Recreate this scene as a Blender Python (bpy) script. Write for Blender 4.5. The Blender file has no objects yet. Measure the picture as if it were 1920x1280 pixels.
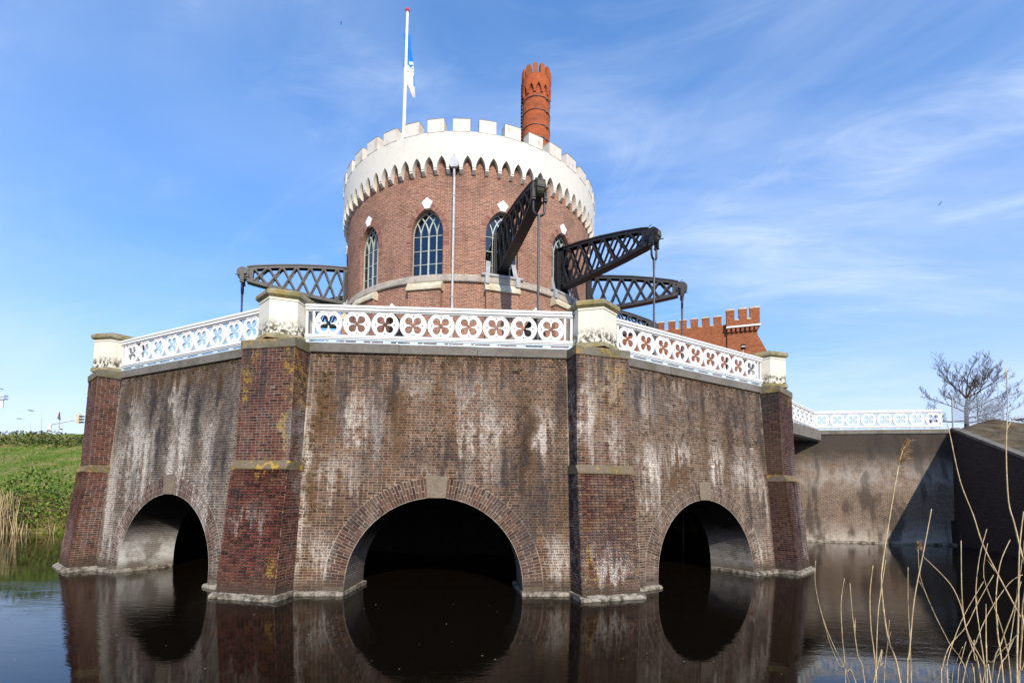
import bpy, bmesh, math, random
from mathutils import Vector, Matrix
from mathutils.geometry import tessellate_polygon
from math import sin, cos, tan, radians as rad, pi, sqrt, atan2, hypot

S = bpy.context.scene
COL = S.collection
random.seed(11)

# ------------------------------------------------------------------ camera
cam_d = bpy.data.cameras.new('camera')
cam = bpy.data.objects.new('camera', cam_d); COL.objects.link(cam)
T_, R_ = rad(2.447), rad(0.6858)
fw = Vector((0, cos(T_), sin(T_))); up0 = Vector((0, -sin(T_), cos(T_))); rt0 = Vector((1, 0, 0))
rt = rt0*cos(R_) + up0*sin(R_); up = -rt0*sin(R_) + up0*cos(R_)
M = Matrix.Identity(4)
for i in range(3):
    M[i][0] = rt[i]; M[i][1] = up[i]; M[i][2] = -fw[i]
M[2][3] = 2.547
cam.matrix_world = M
cam_d.sensor_width = 36; cam_d.lens = 873.16/1920*36; cam_d.shift_y = 0.12871
cam_d.clip_start = 0.05; cam_d.clip_end = 6000
S.camera = cam
S.render.resolution_x = 1024; S.render.resolution_y = 682

# ------------------------------------------------------------------ light
SUN_AZ, SUN_EL = 14.0, 31.0
sdir = Vector((sin(rad(SUN_AZ))*cos(rad(SUN_EL)), -cos(rad(SUN_AZ))*cos(rad(SUN_EL)), sin(rad(SUN_EL))))
sun_d = bpy.data.lights.new('sun', 'SUN'); sun_d.energy = 3.8; sun_d.angle = rad(0.53); sun_d.color = (1.0, .90, .75)
sun = bpy.data.objects.new('sun', sun_d); COL.objects.link(sun)
sun.rotation_mode = 'QUATERNION'; sun.rotation_quaternion = sdir.to_track_quat('Z', 'Y'); sun.location = (20, -40, 60)

W = bpy.data.worlds.new('World'); S.world = W; W.use_nodes = True
nt = W.node_tree; nt.nodes.clear()
def wn(t, **k):
    n = nt.nodes.new(t)
    for a, b in k.items(): setattr(n, a, b)
    return n
wo = wn('ShaderNodeOutputWorld'); bg = wn('ShaderNodeBackground'); bg.inputs[1].default_value = 0.15
sky = wn('ShaderNodeTexSky', sky_type='NISHITA'); sky.sun_disc = False
sky.sun_elevation = rad(SUN_EL); sky.sun_rotation = rad(180-SUN_AZ)
sky.altitude = 0; sky.air_density = 1.0; sky.dust_density = 0.3; sky.ozone_density = 2.2
tc = wn('ShaderNodeTexCoord')
sep = wn('ShaderNodeSeparateXYZ'); nt.links.new(tc.outputs['Generated'], sep.inputs[0])
def wmath(op, a, b=None, c=None, clamp=False):
    n = wn('ShaderNodeMath', operation=op, use_clamp=clamp)
    for i, v in enumerate((a, b, c)):
        if v is None: continue
        if isinstance(v, (int, float)): n.inputs[i].default_value = v
        else: nt.links.new(v, n.inputs[i])
    return n.outputs[0]
zz = wmath('MAXIMUM', sep.outputs['Z'], 0.0)
den = wmath('ADD', zz, 0.16)
cx = wmath('DIVIDE', sep.outputs['X'], den); cy = wmath('DIVIDE', sep.outputs['Y'], den)
cmb = wn('ShaderNodeCombineXYZ'); nt.links.new(cx, cmb.inputs[0]); nt.links.new(cy, cmb.inputs[1])
def cloud(rot, sc, scale, lo, hi, detail=6, dist=.6, off=(0, 0, 0), rough=.55):
    mp = wn('ShaderNodeMapping', vector_type='TEXTURE'); mp.inputs['Rotation'].default_value = (0, 0, rad(rot)); mp.inputs['Scale'].default_value = sc
    mp.inputs['Location'].default_value = off
    nt.links.new(cmb.outputs[0], mp.inputs[0])
    nz = wn('ShaderNodeTexNoise'); nz.inputs['Scale'].default_value = scale; nz.inputs['Detail'].default_value = detail
    nz.inputs['Roughness'].default_value = rough; nz.inputs['Distortion'].default_value = dist
    nt.links.new(mp.outputs[0], nz.inputs['Vector'])
    mr = wn('ShaderNodeMapRange', interpolation_type='SMOOTHSTEP'); mr.inputs[1].default_value = lo; mr.inputs[2].default_value = hi
    nt.links.new(nz.outputs[0], mr.inputs[0])
    return mr.outputs[0]
c1 = cloud(-32, (1.7, 1.0, 1), 0.9, .34, .74, 7, 1.2, (-5.2, 3.9, 0))
c2 = cloud(-22, (1.9, .75, 1), 1.6, .44, .80, 9, 2.2, (-3.3, -6.1, 0), .64)
c3 = cloud(10, (1.5, 1.2, 1), .5, .36, .62, 4, .5, (-4.2, 5.5, 0))
veil = wmath('MULTIPLY', wmath('ADD', wmath('MULTIPLY', c1, .46), wmath('MULTIPLY', c2, .36)), wmath('ADD', wmath('MULTIPLY', c3, .92), .22))
# thin haze whitening towards the horizon, all the way round
hz = wmath('POWER', wmath('SUBTRACT', 1.0, zz, clamp=True), 2.8)
fac = wmath('ADD', wmath('MULTIPLY', veil, 1.0), .03, clamp=True)
hzf = wmath('MULTIPLY', hz, 1.0, clamp=True)
hs = wn('ShaderNodeHueSaturation'); hs.inputs['Saturation'].default_value = 1.46; hs.inputs['Value'].default_value = 1.42; hs.inputs['Hue'].default_value = .505
nt.links.new(sky.outputs[0], hs.inputs['Color'])
mx = wn('ShaderNodeMix', data_type='RGBA'); nt.links.new(fac, mx.inputs[0]); nt.links.new(hs.outputs[0], mx.inputs[6])
mx.inputs[7].default_value = (4.3, 4.95, 6.0, 1)
mh = wn('ShaderNodeMix', data_type='RGBA'); nt.links.new(hzf, mh.inputs[0]); nt.links.new(hs.outputs[0], mh.inputs[6])
mh.inputs[7].default_value = (3.4, 3.5, 5.0, 1); nt.links.new(mh.outputs[2], mx.inputs[6])
nt.links.new(mx.outputs[2], bg.inputs[0]); nt.links.new(bg.outputs[0], wo.inputs[0])

S.view_settings.view_transform = 'Standard'; S.view_settings.look = 'None'
S.view_settings.exposure = 0.42; S.view_settings.gamma = 1.0
S.view_settings.use_curve_mapping = False

# ------------------------------------------------------------------ layout
C = Vector((-2.708, 28.617, 0)); AL, PH = 28.12, 2.714
CR = 16.972                                # corner radius of the basin polygon
APR = CR*cos(rad(AL/2))                    # railing line
RT = 7.33                                  # tower radius
ZC = 6.40                                  # top of coping / deck
TA = tan(rad(AL/2))
def kaz(k): return rad(PH + (k-1.5)*AL)    # corner, window and beam azimuths
def faz(k): return rad(PH + (k-1)*AL)      # face azimuths
def dR(a): return Vector((sin(a), -cos(a), 0))
def dT(a): return Vector((cos(a), sin(a), 0))
UP = Vector((0, 0, 1))
def cylp(a, r, z): return C + dR(a)*r + UP*z

# ------------------------------------------------------------------ mesh helpers
class MB:
    def __init__(s): s.v = []; s.f = []; s.uv = {}; s.m = {}
    def face(s, pts, uv=None, mi=0):
        b = len(s.v); s.v += [tuple(p) for p in pts]; s.f.append(tuple(range(b, b+len(pts))))
        if uv: s.uv[len(s.f)-1] = uv
        if mi: s.m[len(s.f)-1] = mi
    def mesh(s, vs, fs, mi=0):
        b = len(s.v); s.v += [tuple(p) for p in vs]
        for f in fs:
            s.f.append(tuple(i+b for i in f))
            if mi: s.m[len(s.f)-1] = mi
    def box(s, c, X, Y, Z, mi=0):
        """c centre, X Y Z half-extent vectors"""
        c = Vector(c); X = Vector(X); Y = Vector(Y); Z = Vector(Z)
        vs = [c+X*a+Y*b+Z*d for d in (-1, 1) for b in (-1, 1) for a in (-1, 1)]
        s.mesh(vs, [(0, 2, 3, 1), (4, 5, 7, 6), (0, 1, 5, 4), (2, 6, 7, 3), (0, 4, 6, 2), (1, 3, 7, 5)], mi)
    def abox(s, x0, x1, y0, y1, z0, z1, mi=0):
        s.box(((x0+x1)/2, (y0+y1)/2, (z0+z1)/2), ((x1-x0)/2, 0, 0), (0, (y1-y0)/2, 0), (0, 0, (z1-z0)/2), mi)
    def bar(s, p, q, w, h, upv=(0, 0, 1), mi=0):
        p = Vector(p); q = Vector(q); d = (q-p); L = d.length
        if L < 1e-6: return
        d /= L; a = d.cross(Vector(upv))
        if a.length < 1e-4: a = d.cross(Vector((1, 0, 0)))
        a.normalize(); b = a.cross(d)
        s.box((p+q)/2, d*L/2, a*w/2, b*h/2, mi)
    def tube(s, pts, r, n=6, cap=True, mi=0):
        pts = [Vector(p) for p in pts]; rs = r if isinstance(r, (list, tuple)) else [r]*len(pts)
        b = len(s.v); ref = None
        for i, p in enumerate(pts):
            d = (pts[min(i+1, len(pts)-1)]-pts[max(i-1, 0)]).normalized()
            if ref is None: ref = d.orthogonal().normalized()
            ref = (ref-d*ref.dot(d)).normalized(); o = d.cross(ref)
            for j in range(n):
                t = 2*pi*j/n; s.v.append(tuple(p+(ref*cos(t)+o*sin(t))*rs[i]))
        for i in range(len(pts)-1):
            for j in range(n):
                k = (j+1) % n
                s.f.append((b+i*n+j, b+i*n+k, b+(i+1)*n+k, b+(i+1)*n+j))
                if mi: s.m[len(s.f)-1] = mi
        if cap:
            s.f.append(tuple(b+j for j in reversed(range(n)))); s.f.append(tuple(b+(len(pts)-1)*n+j for j in range(n)))
            if mi: s.m[len(s.f)-1] = mi; s.m[len(s.f)-2] = mi
    def lathe(s, prof, n=24, c=(0, 0, 0), a0=0.0, mi=0, close=True):
        """prof list of (r,z); uv in metres"""
        c = Vector(c)
        for i in range(len(prof)-1):
            (r0, z0), (r1, z1) = prof[i], prof[i+1]
            for j in range(n):
                t0 = a0+2*pi*j/n; t1 = a0+2*pi*(j+1)/n
                P = [c+Vector((r*cos(t), r*sin(t), z)) for r, z, t in ((r0, z0, t0), (r0, z0, t1), (r1, z1, t1), (r1, z1, t0))]
                R = max(r0, r1); h = abs(z1-z0) > abs(r1-r0)
                v0, v1 = (z0, z1) if h else (r0, r1)
                s.face(P, [(t0*R, v0), (t1*R, v0), (t1*R, v1), (t0*R, v1)], mi)
    def plate(s, outer, holes, fn, t0, t1, mi=0, sides=True, back=True):
        """outer/holes lists of (x,z); fn(x,z,d)->point; front at t1, back at t0"""
        loops = [outer]+holes
        tris = tessellate_polygon([[Vector((x, z, 0)) for x, z in l] for l in loops])
        flat = [p for l in loops for p in l]; n = len(flat)
        vs = [fn(x, z, t1) for x, z in flat]
        if back or sides: vs += [fn(x, z, t0) for x, z in flat]
        fs = []
        for a, b, c in tris:
            pa, pb, pc = flat[a], flat[b], flat[c]
            ccw = (pb[0]-pa[0])*(pc[1]-pa[1])-(pb[1]-pa[1])*(pc[0]-pa[0]) > 0
            f = (a, b, c) if ccw else (a, c, b)
            fs.append(f)
            if back: fs.append((f[0]+n, f[2]+n, f[1]+n))
        if sides:
            o = 0
            for li, l in enumerate(loops):
                m = len(l)
                ar = sum(l[i][0]*l[(i+1) % m][1]-l[(i+1) % m][0]*l[i][1] for i in range(m))
                for i in range(m):
                    a, b = o+i, o+(i+1) % m
                    q = (a, a+n, b+n, b)
                    if (ar < 0) != (li > 0): q = q[::-1]
                    fs.append(q)
                o += m
        s.mesh(vs, fs, mi)
    def build(s, name, mat, parent=None, smooth=False, link=True, M=None):
        me = bpy.data.meshes.new(name)
        me.from_pydata(s.v, [], s.f)
        for m_ in (mat if isinstance(mat, (list, tuple)) else [mat]): me.materials.append(m_)
        if s.m:
            mi = [0]*len(s.f)
            for k, v in s.m.items(): mi[k] = v
            me.polygons.foreach_set('material_index', mi)
        me.update()
        ul = me.uv_layers.new(name='UVMap')
        buf = [0.0]*(2*len(me.loops))
        for p in me.polygons:
            e = s.uv.get(p.index)
            if e:
                for i, li in enumerate(p.loop_indices): buf[2*li], buf[2*li+1] = e[i]
            else:
                nx, ny, nz = p.normal
                if abs(nz) > .8:
                    for li in p.loop_indices:
                        co = me.vertices[me.loops[li].vertex_index].co; buf[2*li] = co.x; buf[2*li+1] = co.y
                else:
                    h = hypot(nx, ny); tx, ty = -ny/h, nx/h
                    for li in p.loop_indices:
                        co = me.vertices[me.loops[li].vertex_index].co; buf[2*li] = co.x*tx+co.y*ty; buf[2*li+1] = co.z
        ul.data.foreach_set('uv', buf)
        if smooth:
            me.polygons.foreach_set('use_smooth', [True]*len(me.polygons))
        o = bpy.data.objects.new(name, me)
        COL.objects.link(o)
        if M is not None: o.matrix_basis = M
        if parent is not None: adopt(o, parent)
        return o
def wmat(o):
    m = o.matrix_basis
    if o.parent: m = wmat(o.parent) @ o.matrix_parent_inverse @ m
    return m
def adopt(o, parent):
    o.parent = parent; o.matrix_parent_inverse = wmat(parent).inverted()
def inst(me, name, parent, M):
    o = bpy.data.objects.new(name, me); COL.objects.link(o); o.matrix_basis = M
    adopt(o, parent); return o
def tag(o, label, cat, group=None, kind=None):
    if label: o['label'] = label
    if cat: o['category'] = cat
    if group: o['group'] = group
    if kind: o['kind'] = kind
    return o
def structure(o): o['kind'] = 'structure'; return o
def thing(name, label, cat, loc=(0, 0, 0), rz=0.0, group=None):
    o = bpy.data.objects.new(name, None); COL.objects.link(o); o.empty_display_size = .3
    o.matrix_basis = Matrix.Translation(Vector(loc)) @ Matrix.Rotation(rz, 4, 'Z')
    return tag(o, label, cat, group)
def dup(root, label, loc, rz):
    r = root.copy(); COL.objects.link(r); r.matrix_basis = Matrix.Translation(Vector(loc)) @ Matrix.Rotation(rz, 4, 'Z')
    r['label'] = label
    def rec(a, b):
        for ch in a.children:
            c = ch.copy(); COL.objects.link(c); c.parent = b; c.matrix_parent_inverse = ch.matrix_parent_inverse.copy()
            rec(ch, c)
    rec(root, r)
    return r
def ident(x, z, d): return Vector((x, d, z))

# ------------------------------------------------------------------ materials
class Mat:
    def __init__(s, name, rough=.8, spec=.3):
        s.mat = bpy.data.materials.new(name); s.mat.use_nodes = True
        s.nt = s.mat.node_tree; s.nt.nodes.clear()
        s.out = s.nt.nodes.new('ShaderNodeOutputMaterial'); s.b = s.nt.nodes.new('ShaderNodeBsdfPrincipled')
        s.nt.links.new(s.b.outputs[0], s.out.inputs[0])
        s.b.inputs['Roughness'].default_value = rough; s.b.inputs['Specular IOR Level'].default_value = spec
        s._pos = None
    def n(s, t, **k):
        x = s.nt.nodes.new(t)
        for a, b in k.items(): setattr(x, a, b)
        return x
    def set(s, sock, v):
        if isinstance(v, bpy.types.NodeSocket): s.nt.links.new(v, sock)
        elif isinstance(v, tuple) and len(v) == 3 and sock.type == 'RGBA': sock.default_value = (*v, 1)
        else: sock.default_value = v
    def math(s, op, a, b=None, c=None, clamp=False):
        x = s.n('ShaderNodeMath', operation=op, use_clamp=clamp)
        for i, v in enumerate((a, b, c)):
            if v is not None: s.set(x.inputs[i], v)
        return x.outputs[0]
    def vmath(s, op, a, b=None):
        x = s.n('ShaderNodeVectorMath', operation=op); s.set(x.inputs[0], a)
        if b is not None: s.set(x.inputs[1], b)
        return x.outputs['Value'] if op in ('LENGTH', 'DOT_PRODUCT') else x.outputs[0]
    def pos(s):
        if s._pos is None: s._pos = s.n('ShaderNodeNewGeometry')
        return s._pos.outputs['Position']
    def island(s):
        s.pos(); return s._pos.outputs['Random Per Island']
    def comb(s, x, y, z):
        c = s.n('ShaderNodeCombineXYZ')
        for i, v in enumerate((x, y, z)): s.set(c.inputs[i], v)
        return c.outputs[0]
    def xyz(s, v):
        c = s.n('ShaderNodeSeparateXYZ'); s.set(c.inputs[0], v); return c.outputs
    def scale(s, v, k): return s.vmath('MULTIPLY', v, k)
    def noise(s, vec, scale, detail=4, rough=.55, dist=0.0):
        x = s.n('ShaderNodeTexNoise'); s.set(x.inputs['Vector'], vec); x.inputs['Scale'].default_value = scale
        x.inputs['Detail'].default_value = detail; x.inputs['Roughness'].default_value = rough; x.inputs['Distortion'].default_value = dist
        return x.outputs[0]
    def rng(s, v, a, b, c=0.0, d=1.0, smooth=True):
        x = s.n('ShaderNodeMapRange'); x.interpolation_type = 'SMOOTHSTEP' if smooth else 'LINEAR'
        s.set(x.inputs[0], v); x.inputs[1].default_value = a; x.inputs[2].default_value = b; x.inputs[3].default_value = c; x.inputs[4].default_value = d
        return x.outputs[0]
    def mix(s, f, a, b, blend='MIX'):
        x = s.n('ShaderNodeMix', data_type='RGBA', blend_type=blend); s.set(x.inputs[0], f); s.set(x.inputs[6], a); s.set(x.inputs[7], b)
        return x.outputs[2]
    def ramp(s, v, stops, interp='LINEAR'):
        x = s.n('ShaderNodeValToRGB'); x.color_ramp.interpolation = interp; e = x.color_ramp.elements
        while len(e) < len(stops): e.new(.5)
        for i, (p, c) in enumerate(stops): e[i].position = p; e[i].color = (*c, 1)
        s.set(x.inputs[0], v); return x.outputs[0]
    def bump(s, h, strength=.3, dist=.02, normal=None):
        x = s.n('ShaderNodeBump'); x.inputs['Strength'].default_value = strength; x.inputs['Distance'].default_value = dist
        s.set(x.inputs['Height'], h)
        if normal is not None: s.set(x.inputs['Normal'], normal)
        s.nt.links.new(x.outputs[0], s.b.inputs['Normal']); return x.outputs[0]
    def col(s, c): s.set(s.b.inputs['Base Color'], c)

def flat_mat(name, c, rough=.7, var=.25, scale=3.0, spec=.3, metal=0.0, bump=0.0):
    m = Mat(name, rough, spec); n = m.noise(m.pos(), scale, 6)
    k = m.rng(n, .3, .7, 1-var, 1+var)
    m.col(m.mix(1.0, c, m.comb(k, k, k), 'MULTIPLY')); m.b.inputs['Metallic'].default_value = metal
    if bump: m.bump(m.noise(m.pos(), scale*12, 4), bump, .01)
    return m.mat

def weather(m, col, t, z, u, stains, p, is_mortar):
    """stains with their own shapes: lime bloom, soot and damp streaks, moss and lichen, in wall metres (u,z)"""
    P = m.pos()
    px = m.xyz(P)
    hor = m.vmath('DOT_PRODUCT', P, (0.73, 0.69, 0))
    streak = m.noise(m.comb(m.math('MULTIPLY', m.math('ADD', u, m.math('MULTIPLY', hor, .4)), 2.3), m.math('MULTIPLY', z, .24), 3.7), 1.0, 5, .6, .3)
    blotch = m.noise(P, 1.1, 6, .62, .4)
    fine = m.noise(P, 22, 3, .6)
    mid = m.noise(P, 5.5, 4, .6)
    stk2 = m.noise(m.comb(m.math('MULTIPLY', m.math('ADD', u, m.math('MULTIPLY', hor, .4)), 3.6), m.math('MULTIPLY', z, .22), 8.1), 1.0, 6, .65, .2)
    uv = m.comb(m.math('ADD', u, m.math('ADD', m.math('MULTIPLY', m.math('SUBTRACT', blotch, .5), .9), m.math('MULTIPLY', m.math('SUBTRACT', mid, .5), .5))), m.math('ADD', z, m.math('ADD', m.math('MULTIPLY', m.math('SUBTRACT', mid, .5), 1.2), m.math('MULTIPLY', m.math('SUBTRACT', stk2, .5), 3.2))), 0.0)
    def mask(kind):
        acc = None
        for k, u0, z0, ru, rz, s_ in stains:
            if k != kind: continue
            d = m.vmath('LENGTH', m.scale(m.vmath('SUBTRACT', uv, (u0, z0, 0.0)), (1/ru, 1/rz, 0.0)))
            v = m.rng(d, .25, 1.0, s_, 0.0)
            acc = v if acc is None else m.math('MAXIMUM', acc, v)
        return acc if acc is not None else 0.0
    nmix = m.math('ADD', m.math('MULTIPLY', stk2, .68), m.math('MULTIPLY', blotch, .32))
    nm2 = m.math('ADD', m.math('MULTIPLY', nmix, .74), m.math('MULTIPLY', mid, .26))
    # lime bloom
    w = m.math('ADD', m.math('MULTIPLY', mask('w'), m.rng(nm2, .43, .55, .12, .85)), m.math('MULTIPLY', m.rng(nm2, .44, .58), p.get('w', .2)), clamp=True)
    w = m.math('MULTIPLY', w, m.rng(fine, .38, .60, .30 if not is_mortar else .75, 1.0))
    w = m.math('MULTIPLY', w, .74 if not is_mortar else 1.0)
    col = m.mix(w, col, (.72, .67, .60) if is_mortar else (.62, .57, .50))
    # soot / damp, and painted shade on one buttress side
    sn = m.math('ADD', m.math('MULTIPLY', streak, .75), m.math('MULTIPLY', mid, .25))
    topg = m.math('MULTIPLY', m.rng(z, 4.2, 6.0), m.rng(stk2, .47, .58, 0.0, .75))
    dk = m.math('ADD', m.math('MULTIPLY', mask('d'), m.rng(sn, .40, .54, .38, 1.0)), m.math('ADD', topg, m.math('MULTIPLY', m.rng(sn, .49, .62), p.get('d', .3))), clamp=True)
    col = m.mix(m.math('MULTIPLY', dk, .93 if not is_mortar else .86), col, (.030, .027, .030))
    # brown algae
    r = m.math('MULTIPLY', m.math('ADD', mask('r'), p.get('r', .0)), m.rng(nm2, .36, .56, .2, 1.0), clamp=True)
    col = m.mix(m.math('MULTIPLY', r, .8), col, (.085, .045, .018))
    y = m.math('MULTIPLY', mask('y'), m.rng(m.math('ADD', m.math('MULTIPLY', mid, .6), m.math('MULTIPLY', fine, .4)), .48, .58), clamp=True)
    col = m.mix(m.math('MULTIPLY', y, .8), col, (.36, .23, .03))
    # tide mark: pale scum and dark wet foot
    tide = m.rng(m.math('ADD', z, m.math('MULTIPLY', blotch, .5)), .42, .78, 1.0, 0.0)
    col = m.mix(m.math('MULTIPLY', tide, .75), col, (.060, .046, .034))
    return col

def masonry(name, az, stains, pal, mortar, p):
    """two materials that share one weathering: the single bricks and the mortar bed behind them"""
    out = []
    for is_mortar in (False, True):
        m = Mat(name+('_mortar' if is_mortar else '_bricks'), .92, .04)
        rel = m.vmath('SUBTRACT', m.pos(), tuple(C)); u = m.vmath('DOT_PRODUCT', rel, tuple(dT(az))); z = m.xyz(m.pos())[2]
        if is_mortar:
            n = m.noise(m.pos(), 9, 5); k = m.rng(n, .3, .7, .7, 1.2)
            c = m.mix(1.0, mortar, m.comb(k, k, k), 'MULTIPLY')
        else:
            oi = m.n('ShaderNodeObjectInfo')
            r = m.math('FRACT', m.math('ADD', m.island(), oi.outputs['Random']))
            c = m.ramp(r, pal)
            n = m.noise(m.pos(), 30, 4); k = m.rng(n, .25, .75, .7, 1.3)
            c = m.mix(1.0, c, m.comb(k, k, k), 'MULTIPLY')
        m.col(weather(m, c, None, z, u, stains, p, is_mortar))
        m.bump(m.noise(m.pos(), 70, 4, .6), .35, .008)
        out.append(m.mat)
    return out

def brick_tex(name, c1, c2, mortar, dirt=.25, bw=.22, rh=.068, ms=.011, stain=None, streak_amt=.3):
    m = Mat(name, .9, .05)
    uvn = m.n('ShaderNodeUVMap')
    b = m.n('ShaderNodeTexBrick'); m.set(b.inputs['Vector'], uvn.outputs[0]); b.offset = .5
    b.inputs['Scale'].default_value = 1.0; b.inputs['Brick Width'].default_value = bw; b.inputs['Row Height'].default_value = rh
    b.inputs['Mortar Size'].default_value = ms; b.inputs['Mortar Smooth'].default_value = .2; b.inputs['Bias'].default_value = 0.0
    m.set(b.inputs['Color1'], c1); m.set(b.inputs['Color2'], c2); m.set(b.inputs['Mortar'], mortar)
    P = m.pos(); z = m.xyz(P)[2]
    n1 = m.noise(P, .8, 6, .6); n2 = m.noise(P, 14, 3)
    k = m.rng(n2, .3, .7, .75, 1.25)
    c = m.mix(1.0, b.outputs['Color'], m.comb(k, k, k), 'MULTIPLY')
    c = m.mix(m.rng(n1, .45, .75, 0, dirt), c, (.06, .045, .04))
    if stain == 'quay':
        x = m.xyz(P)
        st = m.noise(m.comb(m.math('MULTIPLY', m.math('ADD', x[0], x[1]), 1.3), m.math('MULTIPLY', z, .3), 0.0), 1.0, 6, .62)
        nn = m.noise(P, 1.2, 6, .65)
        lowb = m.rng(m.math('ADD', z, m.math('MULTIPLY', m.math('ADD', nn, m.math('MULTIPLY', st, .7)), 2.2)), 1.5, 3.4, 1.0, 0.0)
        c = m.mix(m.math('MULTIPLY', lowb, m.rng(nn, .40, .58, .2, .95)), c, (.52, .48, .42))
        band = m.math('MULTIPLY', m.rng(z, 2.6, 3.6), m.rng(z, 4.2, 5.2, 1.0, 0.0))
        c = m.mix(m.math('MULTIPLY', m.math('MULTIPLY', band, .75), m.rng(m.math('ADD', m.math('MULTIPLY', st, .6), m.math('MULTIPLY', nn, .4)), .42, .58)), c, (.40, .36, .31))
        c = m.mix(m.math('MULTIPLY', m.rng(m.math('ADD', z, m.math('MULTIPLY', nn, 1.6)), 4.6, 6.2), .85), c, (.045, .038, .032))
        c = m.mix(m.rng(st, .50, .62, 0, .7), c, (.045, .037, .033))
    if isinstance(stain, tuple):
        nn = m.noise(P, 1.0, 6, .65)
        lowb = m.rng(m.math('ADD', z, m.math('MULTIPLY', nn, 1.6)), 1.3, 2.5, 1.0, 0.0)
        c = m.mix(m.math('MULTIPLY', lowb, m.rng(nn, .41, .55, .25*stain[1], stain[1])), c, (.62, .60, .55))  # lime bloom, with sunlight on the jambs painted in
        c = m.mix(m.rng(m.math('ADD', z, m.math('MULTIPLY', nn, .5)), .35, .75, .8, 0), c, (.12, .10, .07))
        c = m.mix(m.rng(m.math('ADD', z, m.math('MULTIPLY', nn, 1.2)), 1.5, 2.3, 0, .95), c, (.014, .012, .011))  # soot, with the shade under the crown painted in
    if stain == 'tower':
        st = m.noise(m.comb(m.math('MULTIPLY', m.math('ADD', m.xyz(P)[0], m.math('MULTIPLY', m.xyz(P)[1], .6)), 1.5), m.math('MULTIPLY', z, .25), 0.0), 1.0, 5, .6)
        c = m.mix(m.rng(st, .52, .72, 0, streak_amt), c, (.13, .065, .05))
        c = m.mix(m.rng(n1, .25, .45, .25, 0), c, (.38, .22, .17))
    m.col(c)
    h = m.math('SUBTRACT', 1.0, b.outputs['Fac'])
    m.bump(m.math('ADD', h, m.math('MULTIPLY', n2, .3)), .6, .012)
    return m.mat

def stone(name, base, moss=None, moss_amt=.5, dark=.4, scale=2.0, rough=.85, lichen=0.0):
    m = Mat(name, rough, .25); P = m.pos()
    n = m.noise(P, scale, 7, .62); n2 = m.noise(P, scale*7, 5, .6); n3 = m.noise(P, 40, 3)
    k = m.rng(n2, .3, .7, .78, 1.18)
    c = m.mix(1.0, base, m.comb(k, k, k), 'MULTIPLY')
    c = m.mix(m.rng(n, .45, .7, 0, dark), c, (.07, .06, .05))
    if moss: c = m.mix(m.rng(m.math('ADD', m.math('MULTIPLY', n, .5), m.math('MULTIPLY', n2, .5)), .44, .58, 0, moss_amt), c, moss)
    if lichen: c = m.mix(m.rng(m.noise(P, 2.6, 7, .72), .53, .60, 0, lichen), c, (.50, .29, .03))
    m.col(c); m.bump(m.math('ADD', n2, m.math('MULTIPLY', n3, .4)), .4, .02)
    return m.mat

def white_paint(name, base=(.80, .79, .74), zfoot=None, dirt=.35, warm=(.62, .54, .36)):
    m = Mat(name, .6, .3); P = m.pos(); z = m.xyz(P)[2]; x = m.xyz(P)
    n = m.noise(P, 3.0, 6, .62); f = m.noise(P, 26, 4, .6)
    st = m.noise(m.comb(m.math('MULTIPLY', m.math('ADD', x[0], m.math('MULTIPLY', x[1], .77)), 6.0), m.math('MULTIPLY', z, .8), 0.0), 1.0, 5, .6)
    c = m.mix(m.rng(n, .5, .72, 0, dirt), base, warm)
    c = m.mix(m.rng(st, .54, .74, 0, dirt*1.1), c, (.40, .36, .25))
    if zfoot is not None:
        foot = m.rng(m.math('ADD', z, m.math('MULTIPLY', f, -.35)), zfoot-.18, zfoot+.16, 1.0, 0.0)
        c = m.mix(m.math('MULTIPLY', foot, m.rng(m.noise(P, 9, 5, .65), .42, .56)), c, (.07, .055, .03))
    m.col(c); m.bump(f, .15, .01)
    return m.mat

MS = {}
MS['coping'] = stone('coping_stone', (.175, .16, .14), (.10, .09, .05), .4, .5)
MS['cap'] = stone('mossy_cap_stone', (.30, .27, .18), (.17, .15, .045), .85, .45, 4.0, lichen=.25)
MS['buttress_cap'] = stone('lichen_slab', (.165, .15, .12), (.12, .105, .03), .8, .4, 3.0, lichen=.35)
MS['ledge'] = stone('lichen_ledge', (.15, .12, .085), (.16, .12, .03), .6, .4, 3.0, lichen=.75)
MS['plinth'] = stone('waterline_stone', (.34, .30, .24), (.06, .048, .028), .85, .8, 6.0)
MS['keystone'] = stone('grey_keystone', (.19, .15, .105), None, 0, .45, 3.0)
MS['pier'] = white_paint('white_pier_paint', (.68, .645, .53), zfoot=6.62, dirt=.30)
MS['rail'] = white_paint('white_iron_paint', (.74, .735, .71), dirt=.10)
MS['strip'] = flat_mat('pale_blue_strip_paint', (.50, .60, .66), .5, .1)
MS['parapet'] = white_paint('cream_render', (.66, .625, .54), dirt=.36, warm=(.56, .50, .38))
MS['merlon'] = white_paint('peeling_cream_render', (.64, .60, .52), dirt=.75, warm=(.52, .36, .25))
MS['merlon_top'] = stone('merlon_weathering', (.36, .31, .20), (.16, .14, .05), .7, .5, 4.0)
MS['ledge_stone'] = stone('tower_string_course', (.42, .37, .31), None, 0, .35, 2.0)
MS['hood_stone'] = stone('pale_hood_stone', (.60, .55, .44), (.36, .27, .06), .45, .2, 2.5)
MS['white_stone'] = flat_mat('white_keystone', (.80, .79, .75), .7, .06)
MS['iron'] = flat_mat('black_cast_iron', (.018, .018, .020), .48, .5, 8, .40, 0.0, .25)
MS['iron_worn'] = stone('weathered_iron', (.10, .095, .085), (.16, .15, .04), .5, .6, 5.0)
MS['bracket'] = flat_mat('grey_bracket_paint', (.33, .34, .35), .5, .15)
MS['steel'] = flat_mat('steel_rod', (.055, .06, .07), .45, .3, 10)
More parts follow.
